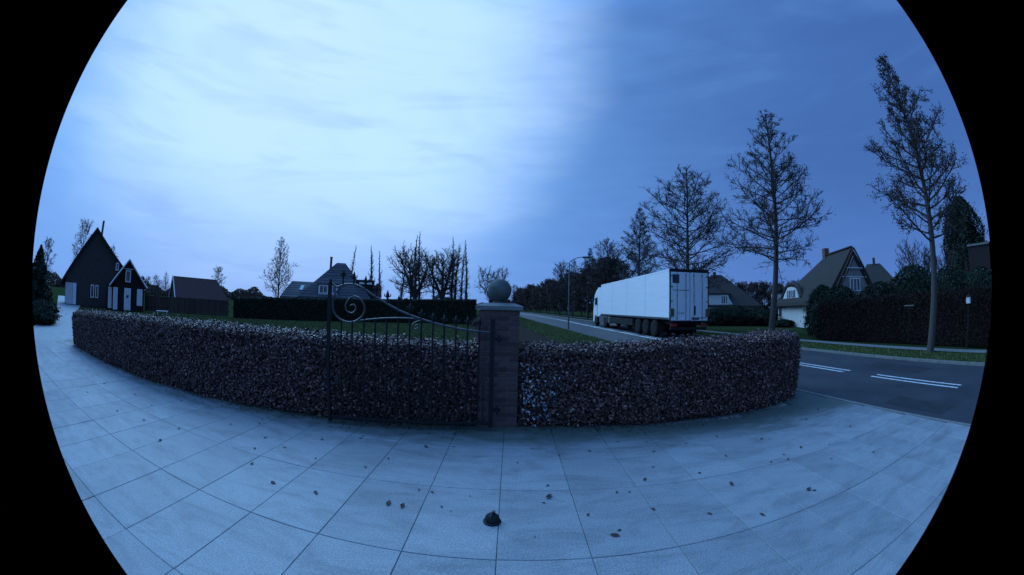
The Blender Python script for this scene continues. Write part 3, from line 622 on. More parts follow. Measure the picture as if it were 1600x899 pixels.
# ------------------------------------------------------------------ shrubs / conifers
def shrub(name, loc, rx, ry, h, n, leaf, label, lm_='evergreen', cm='evergreen_core', seed=1, shape='round', group=None, cat='shrub'):
    rg = np.random.default_rng(seed); t = empty(name, loc, 0, label, cat, group)
    u = rg.uniform(0, 1, n); a = rg.uniform(0, 2*np.pi, n)
    def rad(u):
        if shape == 'cone': return (1-u)**.85*(1-.08*np.sin(u*26))+.02
        if shape == 'column': return np.minimum(1, .55+u*2)*np.sqrt(np.maximum(0, 1-u**3.2))
        return np.sqrt(np.maximum(0, 1-(np.maximum(0, u-.35)/.65)**2))*np.minimum(1, .72+u)
    la = 1.9 if shape == 'column' else 1.0
    lump = 1+la*.13*np.sin(a*3+seed+u*5)+la*.09*np.sin(a*7-u*11+seed)+.07*np.sin(u*23+a*5)
    r_ = rad(u)*lump*(1-rg.exponential(.07, n)+np.where(rg.random(n) < .22, rg.exponential(.10, n), 0)); P = np.column_stack([np.cos(a)*r_*rx, np.sin(a)*r_*ry, .03+u*h*(1+.03*np.sin(a*4+seed))])
    Nn = np.column_stack([np.cos(a), np.sin(a), np.full(n, .5)])
    V, F = leaves(P, leaf, rg, Nn, .9); link('foliage', npmesh('foliage', V, F, M[lm_]), t, kind='stuff')
    prof = [(max(.02, float(rad(np.array(q)))*.80), q*h*.93) for q in np.linspace(0, 1, 12)]
    c = MB(); c.lathe(prof, 14); c.v = [(x*rx*(1+.08*math.sin(z*5+x)), y*ry, z) for x, y, z in c.v]; c.build('branch_core', M[cm], t, smooth=True)
    return t
shrub('conifer', polar(-77.3, 20.5), 1.45, 1.2, 3.0, 9000, .13, 'dark pointed conifer at the left edge beside the drive', shape='cone', seed=4, cat='conifer')
shrub('shrub', polar(-76.6, 18.3), 1.0, 1.0, .85, 6000, .10, 'low dark shrub at the foot of the pointed conifer', seed=6)
shrub('conifer', (46, 13.4, 0), 3.3, 3.3, 12.6, 30000, .30, 'tall dark columnar conifer at the right edge behind the tall brown hedge', shape='column', seed=9, cat='conifer')
SH = [((20.6, 18.0), 1.2, 3.2, 'big round evergreen shrub left of the tall brown hedge'), ((18.7, 15.9), .95, 2.3, 'second round evergreen at the left end of the tall brown hedge'), ((20.3, 16.0), 1.8, 3.0, 'evergreen shrub behind the left end of the tall brown hedge'), ((21.2, 13.2), 1.9, 3.1, 'evergreen under the gable behind the tall brown hedge'),
      ((22, 10.8), 2.1, 3.9, 'tall evergreen right of the gable behind the tall brown hedge'), ((22.8, 8.2), 2.1, 3.6, 'bushy evergreen left of the nearest tree trunk'), ((23, 5.6), 2.0, 3.4, 'bushy evergreen right of the nearest tree trunk'), ((23.2, 3.4), 1.8, 3.0, 'evergreen at the right end of the tall brown hedge')]
for i, ((x, y), r_, h, lb) in enumerate(SH): shrub('evergreen_shrub', (x, y, 0), r_, r_, h, 9000, .15, lb, seed=20+i, group='evergreen shrubs behind the far hedge')
for i, (az, d, r_, h, lb) in enumerate(((32.6, 43, 1.7, 1.9, 'dark shrub just right of the trailer'), (35.2, 44, 1.9, 2.2, 'dark shrub under the window of the smaller thatched house'), (37.6, 45, 2.0, 2.0, 'dark shrub right of the smaller thatched house'), (39.8, 44, 1.5, 1.8, 'dark shrub just left of the tall street tree'), (42.9, 41, 1.0, .7, 'low shrub at the foot of the white house wall'))):
    shrub('garden_shrub', polar(az, d), r_*1.2, r_, h, 6000, .17, lb, seed=40+i, group='garden shrubs beyond the truck')
for i, y in enumerate((20, 27, 35)):
    shrub('bare_bush', (-1.6-.16*(y-20)+.5, y, 0), .9, .9, .75, 2200, .07, ['low brown bush in the bed left of the pillar, nearest one', 'low brown bush in the bed left of the pillar, middle one', 'low brown bush in the bed left of the pillar, farthest one'][i], 'brownleaf', 'beech_core', 60+i, group='low brown bushes in the bed')
# far hedge round the lawn, wooden fence at its left end
hedge('tall_hedge', [(-21.6, 22.6), (-19.4, 24.4), (-15, 27.6), (-11, 30.0), (-4.6, 31.0), (-3.2, 31.2)][::-1][::-1], 1.1, [1.5, 1.62, 1.78, 1.92, 2.12, 2.15], 42000, .11, M['evergreen'], M['evergreen_core'], 'tall dark clipped hedge closing the far side of the lawn', seed=8, rag=.04)
hedge('tall_hedge', [(-3.0, 46), (-.2, 46)], 1.2, [2.55, 2.55], 5000, .16, M['brownleaf'], M['beech_core'], 'flat-topped brown hedge block just left of the pillar cap', seed=12)
def board_fence(name, a, b, h, bw, m, label, gap=.012, rail=True):
    a = Vector(a+(0,)); b = Vector(b+(0,)); L_ = (b-a).length; t = empty(name, a, math.atan2(b.y-a.y, b.x-a.x), label, 'fence')
    me = MB().box(0, bw-gap, -.012, .012, .03, h, .003).mesh('board', m); n = int(L_/bw)
    for i in range(min(n, 295)):
        o = link('board', me, t, (i*bw, random.uniform(-.006, .006), 0)); o.scale = (1, 1, 1+random.uniform(-.008, .008))
    for z in (.35, h-.35): MB().box(0, L_, .014, .06, z, z+.09).build('rail', m, t)
    pm = MB().box(-.05, .05, .062, .16, 0, h+.05).mesh('post', m)
    for i in range(int(L_/2.2)+1): link('post', pm, t, (i*2.2+.05, 0, 0))
    return t
board_fence('wooden_fence', (-29.0, 18.2), (-22.0, 22.5), 1.28, .145, M['brownwood'], 'brown boarded fence between the black barn and the dark hedge')
hedge('tall_hedge', [(17.6, 15.4), (18.4, 12.5), (18.8, 9.6), (18.6, 5.5), (17.9, 1.2)], 1.1, [1.95, 2.1, 2.15, 2.2, 2.1], 42000, .085, M['brownbeech'], M['beech_core'], 'tall dark reddish-brown hedge behind the far pavement', seed=17, rag=.10)
npl = empty('name_plate', (17.75, 9.0, 0), R(-80), 'small pale plate on a thin post in front of the tall brown hedge', 'sign')
MB().tube([(0, .03, 0), (0, .03, 1.75)], .025, 8).build('post', M['truckdark'], npl); MB().box(-.3, .3, -.02, 0, 1.72, 1.77, .004).build('plate', M['concrete'], npl)
rg_ = np.random.default_rng(77); n_l = 60000
az_ = rg_.uniform(-1.45, 1.45, n_l); dd = rg_.uniform(205, 235, n_l)
hmax = 4.2+2.2*np.sin(az_*23)+1.5*np.sin(az_*61+1)+.9*np.sin(az_*140)+np.where((az_ > .02) & (az_ < .10), 3.0, 0)
zz_ = np.abs(rg_.uniform(0, 1, n_l))**.8*np.maximum(hmax, 1.2)
V_, F_ = leaves(np.column_stack([np.sin(az_)*dd, np.cos(az_)*dd, zz_]), 1.1, rg_, None, 1, .8)
tag(link('distant_woodland', npmesh('distant_woodland', V_, F_, M['brownleaf'])), 'low far-off line of woodland along the horizon', 'woodland', kind='stuff')

# ------------------------------------------------------------------ street lamp and posts
lp = empty('street_lamp', (4.55, 27.4, 0), R(-14), 'tall thin street lamp with a curved arm on the grass verge', 'street lamp')
MB().lathe([(.10, 0), (.10, .05), (.07, .08), (.065, 1.0), (.05, 1.05), (.042, 5.25)], 14).build('pole', M['galv'], lp, smooth=True)
MB().tube(catmull([(0, 0, 5.1), (.02, 0, 5.3), (.25, 0, 5.5), (.7, 0, 5.68), (1.15, 0, 5.72)]), .028, 8).build('arm', M['galv'], lp, smooth=True)
MB().tube([(0, 0, 5.22), (-.28, 0, 5.24), (-.50, 0, 5.20)], .02, 6).build('arm', M['galv'], lp, smooth=True)
hd = MB().box(1.05, 1.75, -.13, .13, 5.62, 5.76, .03).build('lamp_head', M['galv'], lp); MB().box(1.15, 1.65, -.10, .10, 5.598, 5.617).build('lens', M['whitewall'], hd)
# small lantern on the right edge
ln = empty('garden_lantern', (17.1, 4.9, 0), 0, 'small lantern on a post by the far pavement at the right edge', 'lantern')
MB().tube([(0, 0, 0), (0, 0, 1.7)], .045, 10).build('post', M['truckdark'], ln)
MB().box(-.11, .11, -.11, .11, 1.7, 1.95, .01).build('lantern_glass', M['whitepaint'], ln)
MB().add([(-.15, -.15, 1.955), (.15, -.15, 1.955), (.15, .15, 1.955), (-.15, .15, 1.955), (0, 0, 2.1)], [(0, 3, 2, 1), (0, 1, 4), (1, 2, 4), (2, 3, 4), (3, 0, 4)]).build('lantern_roof', M['truckdark'], ln)

# ------------------------------------------------------------------ truck (local y forward, x right, origin at rear left ground corner)
HEAD = math.atan2(.45, 16.4)
tr = empty('truck', (8.70, 18.3, -.012), HEAD, 'white articulated refrigerated truck seen from behind on the road', 'truck')
TW, TL, ZB, ZT = 2.55, 13.6, 1.10, 3.90
body = MB().box(0, TW, .06, TL, ZB, ZT, .02).build('trailer_body', M['truckwhite'], tr)
for x0, x1 in ((-.006, .0),):
    MB().box(x0, x1-.0005, .09, TL-.03, ZB+.0, ZB+.11).build('lower_rail', M['steel'], body)
    MB().box(x0, x1-.0005, .09, TL-.03, ZT-.10, ZT-.02).build('upper_rail', M['truckwhite'], body)
for y in np.arange(.8, 13.4, 1.55): MB().box(-.012, -.0065, y, y+.07, ZB+.03, ZB+.075).build('side_reflector', M['ochre'], body)
for y in (3.4, 6.8, 10.2): MB().box(-.003, -.0004, y, y+.012, ZB+.13, ZT-.12).build('panel_seam', M['steel'], body)
MB().box(.02, .07, .0, .055, ZB-.06, ZT, .006).build('rear_frame_post', M['truckdark'], tr)
MB().box(TW-.09, TW-.01, .0, .055, ZB-.06, ZT, .006).build('rear_frame_post', M['truckdark'], tr)
MB().box(.0, TW, .003, .058, ZT-.14, ZT+.03, .006).build('rear_frame_header', M['truckdark'], tr)
MB().box(.0, TW, -.01, .058, ZB-.14, ZB-.06, .006).build('rear_sill', M['truckdark'], tr)
for i, (x0, x1) in enumerate(((.075, TW/2-.03), (TW/2+.03, TW-.095))):
    d = MB().box(x0, x1, -.012, .03, ZB-.05, ZT-.15, .008).build('rear_door', M['truckdoor'], tr)
    for f in (.33, .80):
        xx = x0+(x1-x0)*f if i == 0 else x1-(x1-x0)*f+.0
        MB().tube([(xx, -.03, ZB-.02), (xx, -.03, ZT-.18)], .014, 8).build('lock_bar', M['steel'], d)
        for z in (ZB+.05, ZB+1.3, ZT-.35): MB().box(xx-.03, xx+.03, -.045, -.0125, z, z+.05).build('bar_bracket', M['steel'], d)
    for z in (ZB+.3, ZB+1.0, ZB+1.8, ZB+2.4):
        hx = x0 if i == 0 else x1-.12
        MB().box(hx, hx+.12, -.025, -.0125, z, z+.06).build('door_hinge', M['steel'], d)
    if i == 0:
        MB().box(x0+.12, x1-.02, -.016, -.0125, ZB+1.62, ZB+1.66).build('door_strip', M['steel'], d)
        em = MB().box(x0+.10, x0+.52, -.017, -.0125, 3.13, 3.62).build('emblem_panel', M['blackprint'], d)
        zg = [(.16, 3.52), (.30, 3.44), (.20, 3.36), (.42, 3.30), (.26, 3.20)]
        MB().tube([(x0+a, -.019, b) for a, b in zg], .014, 4).build('emblem_mark', M['steel'], em)
        MB().tube([(x0+.44, -.019, 3.52), (x0+.36, -.019, 3.40), (x0+.46, -.019, 3.22)], .012, 4).build('emblem_mark', M['steel'], em)
        tcv = bpy.data.curves.new('door_lettering', 'FONT'); tcv.body = 'CLAN'; tcv.size = .17; tcv.extrude = .002; tcv.space_character = 1.1
        to = bpy.data.objects.new('tmp', tcv); COL.objects.link(to); dg = bpy.context.evaluated_depsgraph_get(); tm = bpy.data.meshes.new_from_object(to.evaluated_get(dg)); bpy.data.objects.remove(to)
        tm.materials.clear(); tm.materials.append(M['blackprint']); lo = link('door_lettering', tm, d, (x0+.38, -.0155, ZB+.32), (R(90), 0, 0))
    else:
        MB().box(x0+.24, x0+.33, -.05, -.0125, ZB+.28, ZB+.78, .01).build('door_handle', M['truckdark'], d)
        MB().box(x0+.04, x1-.1, -.018, -.0125, ZB+.10, ZB+.13).build('door_strip', M['truckdark'], d)
for x0 in (.02, TW-.24):
    MB().box(x0, x0+.22, -.10, -.011, ZB+.18, ZB+.62, .02).build('rubber_buffer', M['ochre'], tr)
MB().box(.72, 1.24, -.024, -.013, ZB+.0, ZB+.11).build('number_plate', M['whitepaint'], tr)
MB().box(1.4, 1.9, -.024, -.013, ZB+.0, ZB+.09).build('marker_plate', M['blackprint'], tr)
MB().box(.1, TW-.1, .08, .20, .52, .68, .01).build('rear_bumper', M['truckdark'], tr)
for x0 in (.12, TW-.50): MB().box(x0, x0+.38, .04, .12, .72, .88, .01).build('tail_light', M['redlens'], tr)
MB().box(.35, TW-.35, .25, TL-.6, .80, ZB-.005).build('chassis', M['truckdark'], tr)
def wheel_mesh():
    t = MB(); t.lathe([(.26, -.0), (.48, 0.0), (.52, .05), (.52, .25), (.48, .30), (.26, .30)], 28, axis='x'); r_ = MB(); r_.lathe([(.05, .03), (.14, .03), (.16, .10), (.22, .12), (.25, .02), (.27, .02), (.27, .28), (.05, .28)], 20, axis='x')
    return t.mesh('tyre', M['rubber'], True), r_.mesh('rim', M['steel'], True)
tyre, rim = wheel_mesh()
def wheel(y, side, par=tr):
    w = empty('wheel', (.02 if side == 0 else TW-.02, y, .52), math.pi if side else 0); w.parent = par
    link('tyre', tyre, w); link('rim', rim, w)
for y in (2.1, 3.4, 4.7, 12.3, 15.4):
    for s in (0, 1): wheel(y, s)
for s in (0, TW-.03):
    sk = MB().box(s, s+.03, 5.6, 10.9, .52, .98, .008).build('side_skirt', M['truckdark'], tr)
for s in (.04, TW-.34): MB().box(s, s+.30, 10.98, 11.6, .42, 1.0, .04).build('fuel_tank', M['steel'], tr)
for y in (2.1, 3.4, 4.7): MB().box(.03, .36, y-.62, y+.62, 1.058, 1.085).build('mudguard', M['truckdark'], tr)
for x0 in (.05, TW-.4): MB().box(x0, x0+.34, 1.25, 1.27, .25, .9).build('mud_flap', M['rubber'], tr)
for x0 in (.5, TW-.6): MB().box(x0, x0+.1, 10.2, 10.32, .15, .8).build('landing_leg', M['truckdark'], tr)
# tractor
cab = MB(); cab.prism([(0, 0), (0, 0)], 0, 0) if False else None
cabm = MB(); pr = [(14.1, .95), (14.1, 3.62), (14.55, 3.72), (15.3, 3.45), (15.95, 3.0), (16.25, 2.3), (16.35, 1.5), (16.35, .45), (15.95, .40), (14.9, .95)]
n_ = len(pr); cabm.add([(.03, y, z) for y, z in pr]+[(TW-.03, y, z) for y, z in pr], [tuple(range(n_)), tuple(range(2*n_-1, n_-1, -1))]+[(i, i+n_, (i+1) % n_+n_, (i+1) % n_) for i in range(n_)])
co = cabm.build('cab', M['truckwhite'], tr)
MB().box(.012, .028, 14.95, 15.85, 2.05, 2.75, .003).build('side_window', M['glass'], co)
MB().box(.010, .028, 14.85, 15.95, .98, 1.02).build('door_seam', M['truckdark'], co); MB().box(.010, .028, 14.88, 14.90, .98, 2.85).build('door_seam', M['truckdark'], co)
MB().box(.02, .06, 13.68, 14.12, 1.1, 3.55, .008).build('side_fairing', M['truckwhite'], tr)
MB().box(-.22, -.10, 15.75, 15.85, 1.95, 2.75, .02).build('mirror', M['truckdark'], tr); MB().box(-.12, .03, 15.78, 15.82, 2.55, 2.6).build('mirror_arm', M['truckdark'], tr)
MB().box(.02, .35, 14.7, 14.86, .35, .95, .02).build('mudguard', M['truckdark'], tr)
MB().box(.3, TW-.3, 11.2, 15.9, .55, .90).build('tractor_frame', M['truckdark'], tr)
MB().box(.02, .07, 11.75, 14.2, .42, 1.0, .01).build('tractor_skirt', M['steel'], tr)
MB().box(.25, TW-.25, TL+.005, TL+.42, 1.9, 3.6, .03).build('cooling_unit', M['truckwhite'], tr)

# ------------------------------------------------------------------ houses
def quad(mb, a, b, c, d, t=.18):    # thick roof slope, a-b-c-d upper surface (thickness downwards)
    p = [Vector(q) for q in (a, b, c, d)]; nn_ = (p[1]-p[0]).cross(p[2]-p[0]).normalized()
    if nn_.z < 0: nn_ = -nn_
    mb.add(list(p)+[q-nn_*t for q in p], [(0, 1, 2, 3), (7, 6, 5, 4), (0, 4, 5, 1), (1, 5, 6, 2), (2, 6, 7, 3), (3, 7, 4, 0)]); return mb
def hip_roof(x0, x1, y0, y1, ze, rx0, rx1, ry, zr, m, parent, name='roof', t=.22, courses=0):
    """closed hip/gable roof solid: eaves rectangle, ridge from rx0 to rx1 at y=ry"""
    b = MB(); b.add([(x0, y0, ze), (x1, y0, ze), (x1, y1, ze), (x0, y1, ze), (rx0, ry, zr), (rx1, ry, zr), (x0, y0, ze-t), (x1, y0, ze-t), (x1, y1, ze-t), (x0, y1, ze-t)],
                    [(0, 1, 5, 4), (1, 2, 5), (2, 3, 4, 5), (3, 0, 4), (6, 9, 8, 7), (0, 6, 7, 1), (1, 7, 8, 2), (2, 8, 9, 3), (3, 9, 6, 0)])
    r_ = b.build(name, m, parent)
    if courses:     # proud tile courses on the front slope
        for k_ in range(courses):
            f = (k_+.5)/courses; g = .5/courses*.9
            def L(f): return (Vector((x0, y0, ze)).lerp(Vector((rx0, ry, zr)), f), Vector((x1, y0, ze)).lerp(Vector((rx1, ry, zr)), f))
            a, b2 = L(f-g); c, d = L(f+g); off = Vector((0, -.035, .02)); off2 = Vector((0, -.012, .006))
            m_ = MB(); m_.add([a+off, b2+off, d+off2, c+off2, a, b2, d, c], [(0, 1, 2, 3), (0, 4, 5, 1), (1, 5, 6, 2), (2, 6, 7, 3), (3, 7, 4, 0)]); m_.build('tile_course', m, r_)
    return r_
def window(par, x0, x1, z0, z1, y, n=2, fw=.07, frame='whitepaint', name='window'):
    f = MB(); f.box(x0, x1, y-.06, y, z0, z0+fw).box(x0, x1, y-.06, y, z1-fw, z1).box(x0, x0+fw, y-.06, y, z0+fw, z1-fw).box(x1-fw, x1, y-.06, y, z0+fw, z1-fw)
    for i in range(1, n):
        xm = x0+(x1-x0)*i/n; f.box(xm-fw*.4, xm+fw*.4, y-.058, y, z0+fw, z1-fw)
    fo = f.build(name, M[frame], par); MB().box(x0+fw*.5, x1-fw*.5, y-.02, y-.012, z0+fw*.5, z1-fw*.5).build('pane', M['glass'], fo); return fo

# slate-roofed house, centre left
c = polar(-28.5, 45); hs = empty('house', c, R(28.5), 'house with a steep slate roof and thin chimney behind the tall dark hedge', 'house')
MB().box(-3.9, 4.2, .35, 7.6, 0, 2.15).build('wall', M['pinkwall'], hs)
MB().box(-6.0, -3.9, 1.0, 6.0, 0, 2.0).build('wall', M['pinkwall'], hs)
rf = hip_roof(-4.4, 4.6, 0, 8, 2.05, .2, 1.3, 4.0, 6.75, M['rooftile'], hs, courses=13)
hip_roof(-6.6, -1.5, .5, 6.2, 1.95, -5.5, -2.0, 3.4, 4.0, M['rooftile'], hs, courses=7)
cm_ = MB().box(-.75, -.45, 3.6, 3.9, 4.6, 7.35, .01).build('chimney', M['brick'], rf); MB().box(-.80, -.40, 3.55, 3.95, 7.355, 7.43).build('chimney_pot', M['truckdark'], cm_)
dm = MB().box(-1.9, .4, .30, 3.2, 2.35, 3.62).build('dormer', M['whitepaint'], hs); window(dm, -1.82, -.80, 2.55, 3.5, .295, 2, .09); window(dm, -.70, .32, 2.55, 3.5, .295, 2, .09)
MB().box(-2.05, .55, .12, 3.4, 3.625, 3.72).build('dormer_roof', M['rooftile'], dm)
sk = MB(); sk.add([(-4.35, 1.55, 2.86), (-3.95, 1.55, 2.86), (-3.75, 2.05, 3.44), (-4.15, 2.05, 3.44), (-4.35, 1.45, 2.90), (-3.95, 1.45, 2.90), (-3.75, 1.95, 3.48), (-4.15, 1.95, 3.48)], [(0, 3, 2, 1), (4, 5, 6, 7), (0, 1, 5, 4), (1, 2, 6, 5), (2, 3, 7, 6), (3, 0, 4, 7)]); sk.build('skylight', M['whitepaint'], hs)
MB().box(2.9, 5.0, 1.2, 4, 2.0, 4.35).build('side_dormer', M['darkwood'], hs); MB().box(2.7, 5.1, 1.05, 4.2, 4.355, 4.5).build('side_dormer_roof', M['rooftile'], hs)
MB().box(3.1, 4.7, 1.10, 1.195, 3.95, 4.2).build('fascia', M['whitepaint'], hs)
MB().box(4.6, 6.0, 1.6, 4, 0, 3.9).build('annex', M['brick'], hs)
MB().box(4.75, 5.1, 2.2, 2.6, 3.9, 4.35).build('chimney', M['brick'], hs); MB().box(5.5, 5.9, 2.2, 2.6, 3.9, 4.2).build('chimney', M['brick'], hs)

# small red-roofed barn
c = polar(-50.2, 55); hb = empty('barn', c, R(50.2+16), 'small red-roofed barn with white gable boards left of the dark hedge', 'barn')
hw = 3.1; zr = 3.85; Lb = 5.6
gb = MB(); gb.prism([(-2.2, 0), (1.5, 0), (1.5, 1.3), (-.35, zr-.15), (-2.2, 1.3)], 0, 6)
# gable at left end: build with ridge along local x
b = MB(); b.add([(-3.0, -1.8, 0), (-3.0, 1.8, 0), (-3.0, 1.8, 1.25), (-3.0, 0, 3.6), (-3.0, -1.8, 1.25)]+[(4.6, -1.8, 0), (4.6, 1.8, 0), (4.6, 1.8, 1.25), (3.6, 0, 3.6), (4.6, -1.8, 1.25)],
                [(0, 1, 2, 3, 4), (9, 8, 7, 6, 5), (0, 4, 9, 5), (1, 6, 7, 2), (4, 3, 8, 9), (3, 2, 7, 8), (0, 5, 6, 1)]); b.build('wall', M['brownwood'], hb)
rr = MB(); quad(rr, (-3.2, -2.15, 1.0), (5.0, -2.15, 1.0), (3.7, 0, 3.82), (-3.2, 0, 3.82), .12); quad(rr, (-3.2, 2.15, 1.0), (5.0, 2.15, 1.0), (3.7, 0, 3.82), (-3.2, 0, 3.82), .12); rr.build('roof', M['redroof'], hb)
for sg in (-1, 1): MB().tube([(-3.24, sg*2.2, .98), (-3.24, 0, 3.86)], .075, 4).build('barge_board', M['whitepaint'], hb)
MB().box(-3.09, -3.01, -.5, .5, 1.9, 2.1).build('window', M['glass'], hb)
b2 = empty('barn', polar(-41.3, 62), R(41), 'low rounded dark roof showing over the dark hedge', 'shed')
MB().box(-2.6, 2.6, 0, 3, 0, 1.6).build('wall', M['darkwood'], b2); MB().prism([(-2.9, 1.58), (2.9, 1.58), (2.0, 2.05), (.8, 2.35), (-.6, 2.38), (-1.9, 2.1)], -.2, 3.2).build('roof', M['redroof'], b2)

# black boarded barn with white doors at the left
c = polar(-62.8, 33.2); bb = empty('black_barn', c, R(62.8), 'black boarded barn with white doors and a tall thin chimney at the left', 'barn')
wm = MB(); wm.prism([(-.35, 0), (2.75, 0), (2.75, 1.95), (1.15, 3.65), (-.35, 1.95)], 0, 3.5); wm.build('wall', M['darkwood'], bb)
rw = MB(); quad(rw, (3.0, -.25, 1.80), (3.0, 3.6, 1.80), (1.15, 3.6, 3.86), (1.15, -.25, 3.86), .10); quad(rw, (-.65, -.25, 1.80), (-.65, 3.6, 1.80), (1.15, 3.6, 3.86), (1.15, -.25, 3.86), .10); rw.build('roof', M['rooftile'], bb)
for x in (3.03, -.68): MB().tube([(x, -.29, 1.80), (1.15, -.29, 3.88)], .055, 4).build('barge_board', M['whitepaint'], bb)
window(bb, .86, 1.38, 2.15, 3.05, -.01, 1, .08)
MB().box(.70, 1.60, -.05, -.005, 3.12, 3.18).build('lintel', M['whitepaint'], bb)
for x0, x1, z0 in ((-.28, .16, .04), (.82, 1.46, .04), (2.08, 2.60, .42)):
    d = MB().box(x0, x1, -.07, -.01, z0, 1.70, .006).build('white_door', M['whitepaint'], bb)
    if x0 == .82: MB().box(1.02, 1.26, -.085, -.072, .98, 1.18).build('door_window', M['glass'], d)
    for k_ in range(1, 3): MB().box(x0+(x1-x0)*k_/3-.006, x0+(x1-x0)*k_/3+.006, -.075, -.0705, z0+.05, 1.65).build('board_joint', M['galv'], d)
MB().box(-.95, -.36, .5, 3.5, 0, 1.9).build('porch_wall', M['darkwood'], bb); MB().box(-.8, -.42, .43, .495, .1, 1.7, .004).build('white_door', M['whitepaint'], bb)
# main big roof behind
mw = MB(); mw.prism([(-6.0, 0), (.8, 0), (.8, 3.2), (-2.75, 6.28), (-6.0, 2.30)], 3.6, 9.5); mw.build('main_wall', M['glarewood'], bb)
mr = MB(); quad(mr, (1.3, 3.3, 2.9), (1.3, 9.8, 2.9), (-2.75, 9.8, 6.45), (-2.75, 3.3, 6.45), .14); quad(mr, (-6.75, 3.3, 1.55), (-6.75, 9.8, 1.55), (-2.75, 9.8, 6.45), (-2.75, 3.3, 6.45), .14)
mro = mr.build('main_roof', M['thatch'], bb)
MB().tube([(-2.2, 4.2, 5.6), (-2.2, 4.2, 7.15)], .12, 10).build('chimney', M['galv'], mro)
window(bb, -2.9, -2.5, .7, 1.75, 3.59, 1, .08); window(bb, -2.35, -2.0, .7, 1.75, 3.59, 1, .08); window(bb, -.2, .15, 3.1, 3.75, 3.55, 1, .09)
MB().box(-5.95, -5.05, 3.50, 3.59, .05, 1.75, .005).build('pale_door', M['whitewall'], bb)
MB().box(-5.0, -4.6, 3.40, 3.58, .05, 1.75, .005).build('white_door', M['whitepaint'], bb)
ls = empty('garden_bench', polar(-55.0, 30.4), R(50), 'small pale bench in front of the brown boarded fence', 'bench')
MB().box(-.5, .5, -.2, .2, .22, .27, .006).build('seat', M['whitewall'], ls)
for x in (-.42, .37): MB().box(x, x+.05, -.18, .18, 0, .218).build('leg', M['whitewall'], ls)

# large thatched house right (local y along the ridge away, front slope to -x)
th = empty('thatched_house', (29.1, 21.2, 0), R(-19.7), 'large thatched house with a white gable beyond the tall brown hedge', 'house')
MB().box(-2.9, 2.9, .25, 12.4, 0, 2.6).build('wall', M['whitewall'], th)
tb = MB(); tb.add([(-3.4, -.0, 2.5), (3.4, -.0, 2.5), (3.4, 12.9, 2.5), (-3.4, 12.9, 2.5), (0, .0, 7.05), (0, 5.2, 7.05), (-3.5, -.02, 2.15), (3.5, -.02, 2.15), (3.5, 13.0, 2.15), (-3.5, 13.0, 2.15)],
                   [(0, 4, 5, 3), (1, 2, 5, 4), (2, 3, 5), (0, 1, 4), (6, 9, 8, 7), (0, 3, 9, 6), (1, 7, 8, 2), (3, 2, 8, 9), (0, 6, 7, 1)])
tro = tb.build('roof', M['thatch'], th)
MB().box(-.28, .28, 5.0, 5.6, 6.6, 7.75, .01).build('chimney', M['brick'], tro); MB().box(-.16, .16, 0, 5.2, 7.02, 7.16, .03).build('ridge', M['thatch'], tro)
gw = MB(); gw.prism([(-2.15, 2.9), (2.15, 2.9), (0, 6.25)], -.22, -.03); gw.build('gable_wall', M['pinkwall'], th); MB().box(-2.5, 2.5, -.20, -.04, 0, 2.88).build('gable_wall', M['pinkwall'], th)
window(th, -.62, .62, 3.25, 4.35, -.23, 3, .07); MB().box(-1.5, 1.5, -.27, -.225, 4.42, 4.5).build('lintel', M['whitewall'], th)
for sg in (-1, 1): MB().tube([(sg*2.75, -.35, 2.85), (0, -.35, 6.95)], .10, 4).build('barge_board', M['brownwood'], th); MB().tube([(sg*2.2, -.30, 3.0), (0, -.30, 6.15)], .05, 4).build('barge_trim', M['darkwood'], th)
MB().tube([(-.9, -.32, 5.2), (.9, -.32, 5.2)], .05, 4).build('collar_beam', M['whitewall'], th)
# eyebrow dormer
ed = MB(); ed.add([(-3.05, y, z) for y, z in ((6.2, 2.9), (7.0, 3.9), (8.2, 4.15), (9.2, 4.1), (9.9, 3.6), (10.6, 2.9))]+[(-2.0, y, z) for y, z in ((6.2, 2.9), (7.0, 3.9), (8.2, 4.15), (9.2, 4.1), (9.9, 3.6), (10.6, 2.9))],
                   [(0, 1, 2, 3, 4, 5), (11, 10, 9, 8, 7, 6)]+[(i, i+6, (i+1) % 6+6, (i+1) % 6) for i in range(6)]); edo = ed.build('eyebrow_dormer', M['whitewall'], th)
for y0 in (7.15, 8.35): MB().box(-3.10, -3.055, y0, y0+.95, 3.05, 3.75).build('window', M['glass'], edo); MB().box(-3.12, -3.103, y0+.44, y0+.51, 3.05, 3.75).build('mullion', M['whitepaint'], edo)
er = MB(); er.tube(catmull([(-2.9, 5.7, 2.95), (-2.9, 6.8, 4.12), (-2.9, 8.2, 4.40), (-2.9, 9.4, 4.3), (-2.9, 10.3, 3.7), (-2.9, 11.1, 2.95)]), .24, 8).build('dormer_thatch', M['thatch'], edo, smooth=True)
MB().box(-2.96, -2.905, 11.3, 12.0, 1.0, 2.0).build('window', M['glass'], th); MB().box(-2.98, -2.962, 11.1, 12.2, .9, 1.0).build('sill', M['whitepaint'], th)
MB().box(-3.6, -2.6, 12.2, 12.9, 2.65, 3.55).build('corner_dormer', M['whitewall'], th)

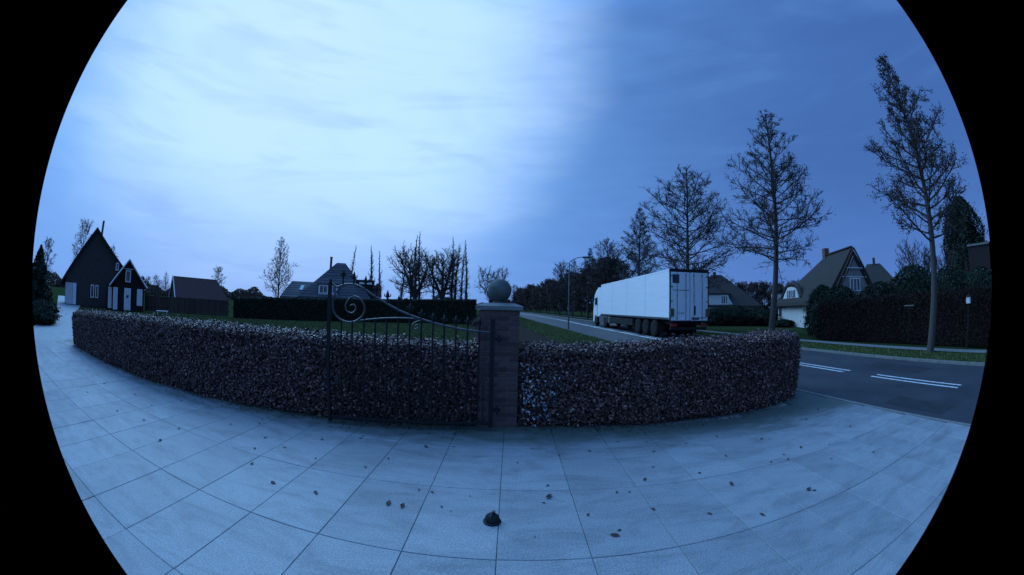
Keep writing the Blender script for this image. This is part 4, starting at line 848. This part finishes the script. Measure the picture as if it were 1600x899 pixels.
# smaller thatched house behind the truck
c = polar(34.2, 60); h2 = empty('thatched_house', c, R(-34.2), 'smaller thatched house with a pale gable just right of the trailer', 'house')
MB().box(-5.2, 4.6, .4, 8, 0, 2.6).build('wall', M['whitewall'], h2)
r2 = hip_roof(-6, 5.7, 0, 8.6, 2.5, -2.7, -.9, 4.2, 7.75, M['thatch'], h2, t=.3)
MB().box(-2.3, -1.8, 3.6, 4.2, 7.3, 8.2, .01).build('chimney', M['brick'], r2)
d2 = MB().box(-2.9, .35, .1, 2.6, 1.2, 4.25).build('dormer', M['whitewall'], h2); window(d2, -.95, .2, 2.7, 4.05, .095, 3, .10)
MB().box(-3.2, .6, -.15, 3.2, 4.255, 4.5, .04).build('dormer_thatch', M['thatch'], d2)
MB().add([(.36, .15, 1.2), (1.9, .15, 1.2), (.36, .15, 3.7), (.36, .7, 1.2), (1.9, .7, 1.2), (.36, .7, 3.7)], [(0, 1, 2), (5, 4, 3), (0, 3, 4, 1), (1, 4, 5, 2), (2, 5, 3, 0)]).build('dormer_cheek', M['whitewall'], h2)

# dark house with small chimney, right of the big one
c = polar(57.8, 44); h3 = empty('house', c, R(-57.8), 'dark steep-roofed house behind the evergreens right of the gable', 'house')
MB().box(-3, 3.2, .3, 6, 0, 3.4).build('wall', M['darkwood'], h3)
r3 = hip_roof(-3.4, 3.8, 0, 6.4, 3.2, -1.3, .5, 3.2, 6.7, M['thatch'], h3)
MB().box(-.5, -.15, 3.0, 3.4, 6.4, 7.35, .01).build('chimney', M['brick'], r3)
# brick tower-like house at the right edge
c = polar(77.0, 34); h4 = empty('brick_house', c, R(-77), 'tall flat-topped brick building at the far right edge', 'house')
w4 = MB().box(-1.5, 1.8, 0, 4, 0, 5.9).build('wall', M['darkbrick'], h4); MB().box(-1.6, 1.9, -.1, 4.1, 5.905, 6.05).build('cornice', M['concrete'], h4)
MB().box(-2.3, -1.51, .5, 3, 0, 4.2).build('annex', M['darkbrick'], h4); MB().box(-2.1, -1.8, .9, 1.2, 4.2, 5.0).build('chimney', M['darkbrick'], h4)
window(h4, -.6, .3, 3.0, 4.2, -.01, 2, .07)
